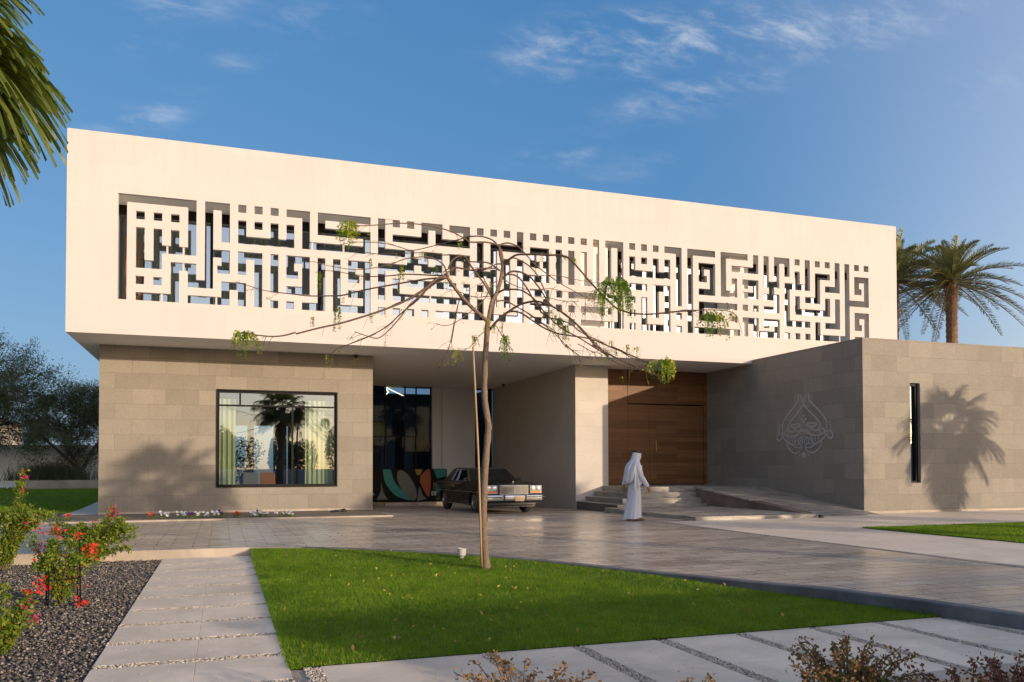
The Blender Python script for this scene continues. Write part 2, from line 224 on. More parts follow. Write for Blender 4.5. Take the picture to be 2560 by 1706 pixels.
# ------------------------------------------------------------------ mesh helpers
def woff(o):
    v = Vector((0, 0, 0))
    while o is not None: v += o.location; o = o.parent
    return v
class MB:
    def __init__(s): s.v = []; s.f = []
    def add(s, vs, fs):
        n = len(s.v); s.v += [tuple(map(float, p)) for p in vs]; s.f += [tuple(n + i for i in f) for f in fs]; return s
    def box(s, x0, x1, y0, y1, z0, z1):
        return s.add([(x0, y0, z0), (x1, y0, z0), (x1, y1, z0), (x0, y1, z0), (x0, y0, z1), (x1, y0, z1), (x1, y1, z1), (x0, y1, z1)], [(0, 3, 2, 1), (4, 5, 6, 7), (0, 1, 5, 4), (1, 2, 6, 5), (2, 3, 7, 6), (3, 0, 4, 7)])
    def quad(s, a, b, c, d): return s.add([a, b, c, d], [(0, 1, 2, 3)])
    def poly(s, pts): return s.add(pts, [tuple(range(len(pts)))])
    def prism(s, pts, d):
        n = len(pts); d = Vector(d); q = [Vector(p) for p in pts]
        return s.add(q + [p + d for p in q], [tuple(range(n))[::-1], tuple(range(n, 2 * n))] + [(i, (i + 1) % n, n + (i + 1) % n, n + i) for i in range(n)])
    def tube(s, pts, r, n=7, cap=True):
        pts = [Vector(p) for p in pts]; m = len(pts)
        if not isinstance(r, (list, tuple)): r = [r] * m
        ref = None; vs = []
        for i, p in enumerate(pts):
            d = (pts[min(i + 1, m - 1)] - pts[max(i - 1, 0)])
            if d.length < 1e-9: d = Vector((0, 0, 1))
            d.normalize()
            if ref is None: ref = d.orthogonal().normalized()
            else:
                ref = ref - d * ref.dot(d); ref = ref.normalized() if ref.length > 1e-6 else d.orthogonal().normalized()
            b = d.cross(ref)
            for k in range(n):
                a = 2 * math.pi * k / n; vs.append(p + (ref * math.cos(a) + b * math.sin(a)) * r[i])
        fs = [(i * n + k, i * n + (k + 1) % n, (i + 1) * n + (k + 1) % n, (i + 1) * n + k) for i in range(m - 1) for k in range(n)]
        if cap: fs += [tuple(range(n))[::-1], tuple(range((m - 1) * n, m * n))]
        return s.add(vs, fs)
    def lathe(s, prof, c, n=16, axis='z'):
        vs = []
        for r, h in prof:
            for k in range(n):
                a = 2 * math.pi * k / n; x, y = r * math.cos(a), r * math.sin(a)
                vs.append((c[0] + x, c[1] + y, c[2] + h) if axis == 'z' else (c[0] + x, c[1] + h, c[2] + y) if axis == 'y' else (c[0] + h, c[1] + x, c[2] + y))
        m = len(prof); fs = [(i * n + k, i * n + (k + 1) % n, (i + 1) * n + (k + 1) % n, (i + 1) * n + k) for i in range(m - 1) for k in range(n)]
        return s.add(vs, fs + [tuple(range(n))[::-1], tuple(range((m - 1) * n, m * n))])
    def loft(s, rings, cap=True):
        n = len(rings[0]); m = len(rings); vs = [p for r in rings for p in r]
        fs = [(i * n + k, i * n + (k + 1) % n, (i + 1) * n + (k + 1) % n, (i + 1) * n + k) for i in range(m - 1) for k in range(n)]
        if cap: fs += [tuple(range(n))[::-1], tuple(range((m - 1) * n, m * n))]
        return s.add(vs, fs)
    def grid(s, fn, nu, nv):
        vs = [fn(i / nu, j / nv) for i in range(nu + 1) for j in range(nv + 1)]
        return s.add(vs, [(i * (nv + 1) + j, (i + 1) * (nv + 1) + j, (i + 1) * (nv + 1) + j + 1, i * (nv + 1) + j + 1) for i in range(nu) for j in range(nv)])
    def build(s, name, mat, parent=None, smooth=False, bevel=0, local=False):
        me = bpy.data.meshes.new(name); off = Vector((0, 0, 0)) if local else woff(parent)
        me.from_pydata([(p[0] - off.x, p[1] - off.y, p[2] - off.z) for p in s.v], [], s.f); me.materials.append(mat)
        if smooth: me.polygons.foreach_set('use_smooth', [True] * len(me.polygons))
        o = bpy.data.objects.new(name, me); COL.objects.link(o); o.parent = parent
        bm = bmesh.new(); bm.from_mesh(me); bmesh.ops.recalc_face_normals(bm, faces=bm.faces); bm.to_mesh(me); bm.free()
        if bevel:
            b = o.modifiers.new('bevel', 'BEVEL'); b.width = bevel; b.segments = 2; b.limit_method = 'ANGLE'; b.angle_limit = R_(40)
        return o
def npmesh(name, V, F, mat, parent=None, smooth=False):
    V = np.asarray(V, np.float32).reshape(-1, 3); F = np.asarray(F, np.int32); off = woff(parent)
    V = V - np.array([off.x, off.y, off.z], np.float32); k = F.shape[1]
    me = bpy.data.meshes.new(name); me.vertices.add(len(V)); me.vertices.foreach_set('co', V.ravel()); me.loops.add(F.size); me.loops.foreach_set('vertex_index', F.ravel()); me.polygons.add(len(F))
    me.polygons.foreach_set('loop_start', np.arange(0, F.size, k, dtype=np.int32)); me.polygons.foreach_set('loop_total', np.full(len(F), k, np.int32)); me.materials.append(mat); me.update(calc_edges=True); me.validate()
    if smooth: me.polygons.foreach_set('use_smooth', [True] * len(me.polygons))
    o = bpy.data.objects.new(name, me); COL.objects.link(o); o.parent = parent; return o
def tag(o, label=None, cat=None, group=None, kind=None):
    if label: o['label'] = label
    if cat: o['category'] = cat
    if group: o['group'] = group
    if kind: o['kind'] = kind
    return o
def thing(name, label, cat, loc=(0, 0, 0), group=None):
    o = bpy.data.objects.new(name, None); COL.objects.link(o); o.location = loc; o.empty_display_size = .3; return tag(o, label, cat, group)
def struct(o, label, cat): return tag(o, label, cat, kind='structure')
def copy_tree(o, parent=None):
    c = o.copy(); COL.objects.link(c); c.parent = parent
    for ch in list(o.children): copy_tree(ch, c)
    return c
def unit(a): return a / np.maximum(np.linalg.norm(a, axis=-1, keepdims=True), 1e-9)
def leaf_quads(P, size, aspect=.5, up=.3, dirs=None):
    """diamond leaves at points P; returns verts, quads"""
    n = len(P); d = unit(rng.normal(size=(n, 3)) + np.array([0, 0, up])) if dirs is None else unit(dirs)
    s = unit(np.cross(d, rng.normal(size=(n, 3)))); L = (size * rng.uniform(.6, 1.3, n))[:, None]; w = L * aspect
    V = np.stack([P, P + d * L * .5 + s * w * .5, P + d * L, P + d * L * .5 - s * w * .5], 1).reshape(-1, 3)
    return V, np.arange(4 * n).reshape(-1, 4)
def blades(P, h, w, lean=.45):
    n = len(P); a = rng.uniform(0, 2 * np.pi, n); s = np.stack([np.cos(a), np.sin(a), np.zeros(n)], 1); H = (h * rng.uniform(.55, 1.25, n))[:, None]; l = rng.normal(size=(n, 3)) * lean; l[:, 2] = 1; l = unit(l)
    V = np.stack([P - s * w * .5, P + s * w * .5, P + l * H], 1).reshape(-1, 3); return V, np.arange(3 * n).reshape(-1, 3)
def stones(P, size):
    n = len(P); o = np.array([[1, 0, 0], [0, 1, 0], [-1, 0, 0], [0, -1, 0], [0, 0, .7], [0, 0, -.5]]); a = rng.uniform(0, 6.28, n); c, s = np.cos(a), np.sin(a)
    S = size * rng.uniform(.45, 1.3, (n, 1, 3)); Q = o[None] * S * rng.uniform(.75, 1.2, (n, 6, 1)); x = Q[..., 0] * c[:, None] - Q[..., 1] * s[:, None]; y = Q[..., 0] * s[:, None] + Q[..., 1] * c[:, None]
    V = np.stack([x, y, Q[..., 2]], -1) + P[:, None]; f = np.array([[0, 1, 4], [1, 2, 4], [2, 3, 4], [3, 0, 4], [1, 0, 5], [2, 1, 5], [3, 2, 5], [0, 3, 5]])
    return V.reshape(-1, 3), (f[None] + 6 * np.arange(n)[:, None, None]).reshape(-1, 3)
def catmull(pts, k=4):
    P = [np.array(p, float) for p in pts]; P = [2 * P[0] - P[1]] + P + [2 * P[-1] - P[-2]]; out = []
    for i in range(1, len(P) - 2):
        for j in range(k):
            t = j / k; a, b, c, d = P[i - 1], P[i], P[i + 1], P[i + 2]
            out.append(.5 * (2 * b + (c - a) * t + (2 * a - 5 * b + 4 * c - d) * t * t + (3 * b - a - 3 * c + d) * t ** 3))
    out.append(P[-2]); return out
def ss(x):
    x = np.clip(x, 0, 1); return x * x * (3 - 2 * x)
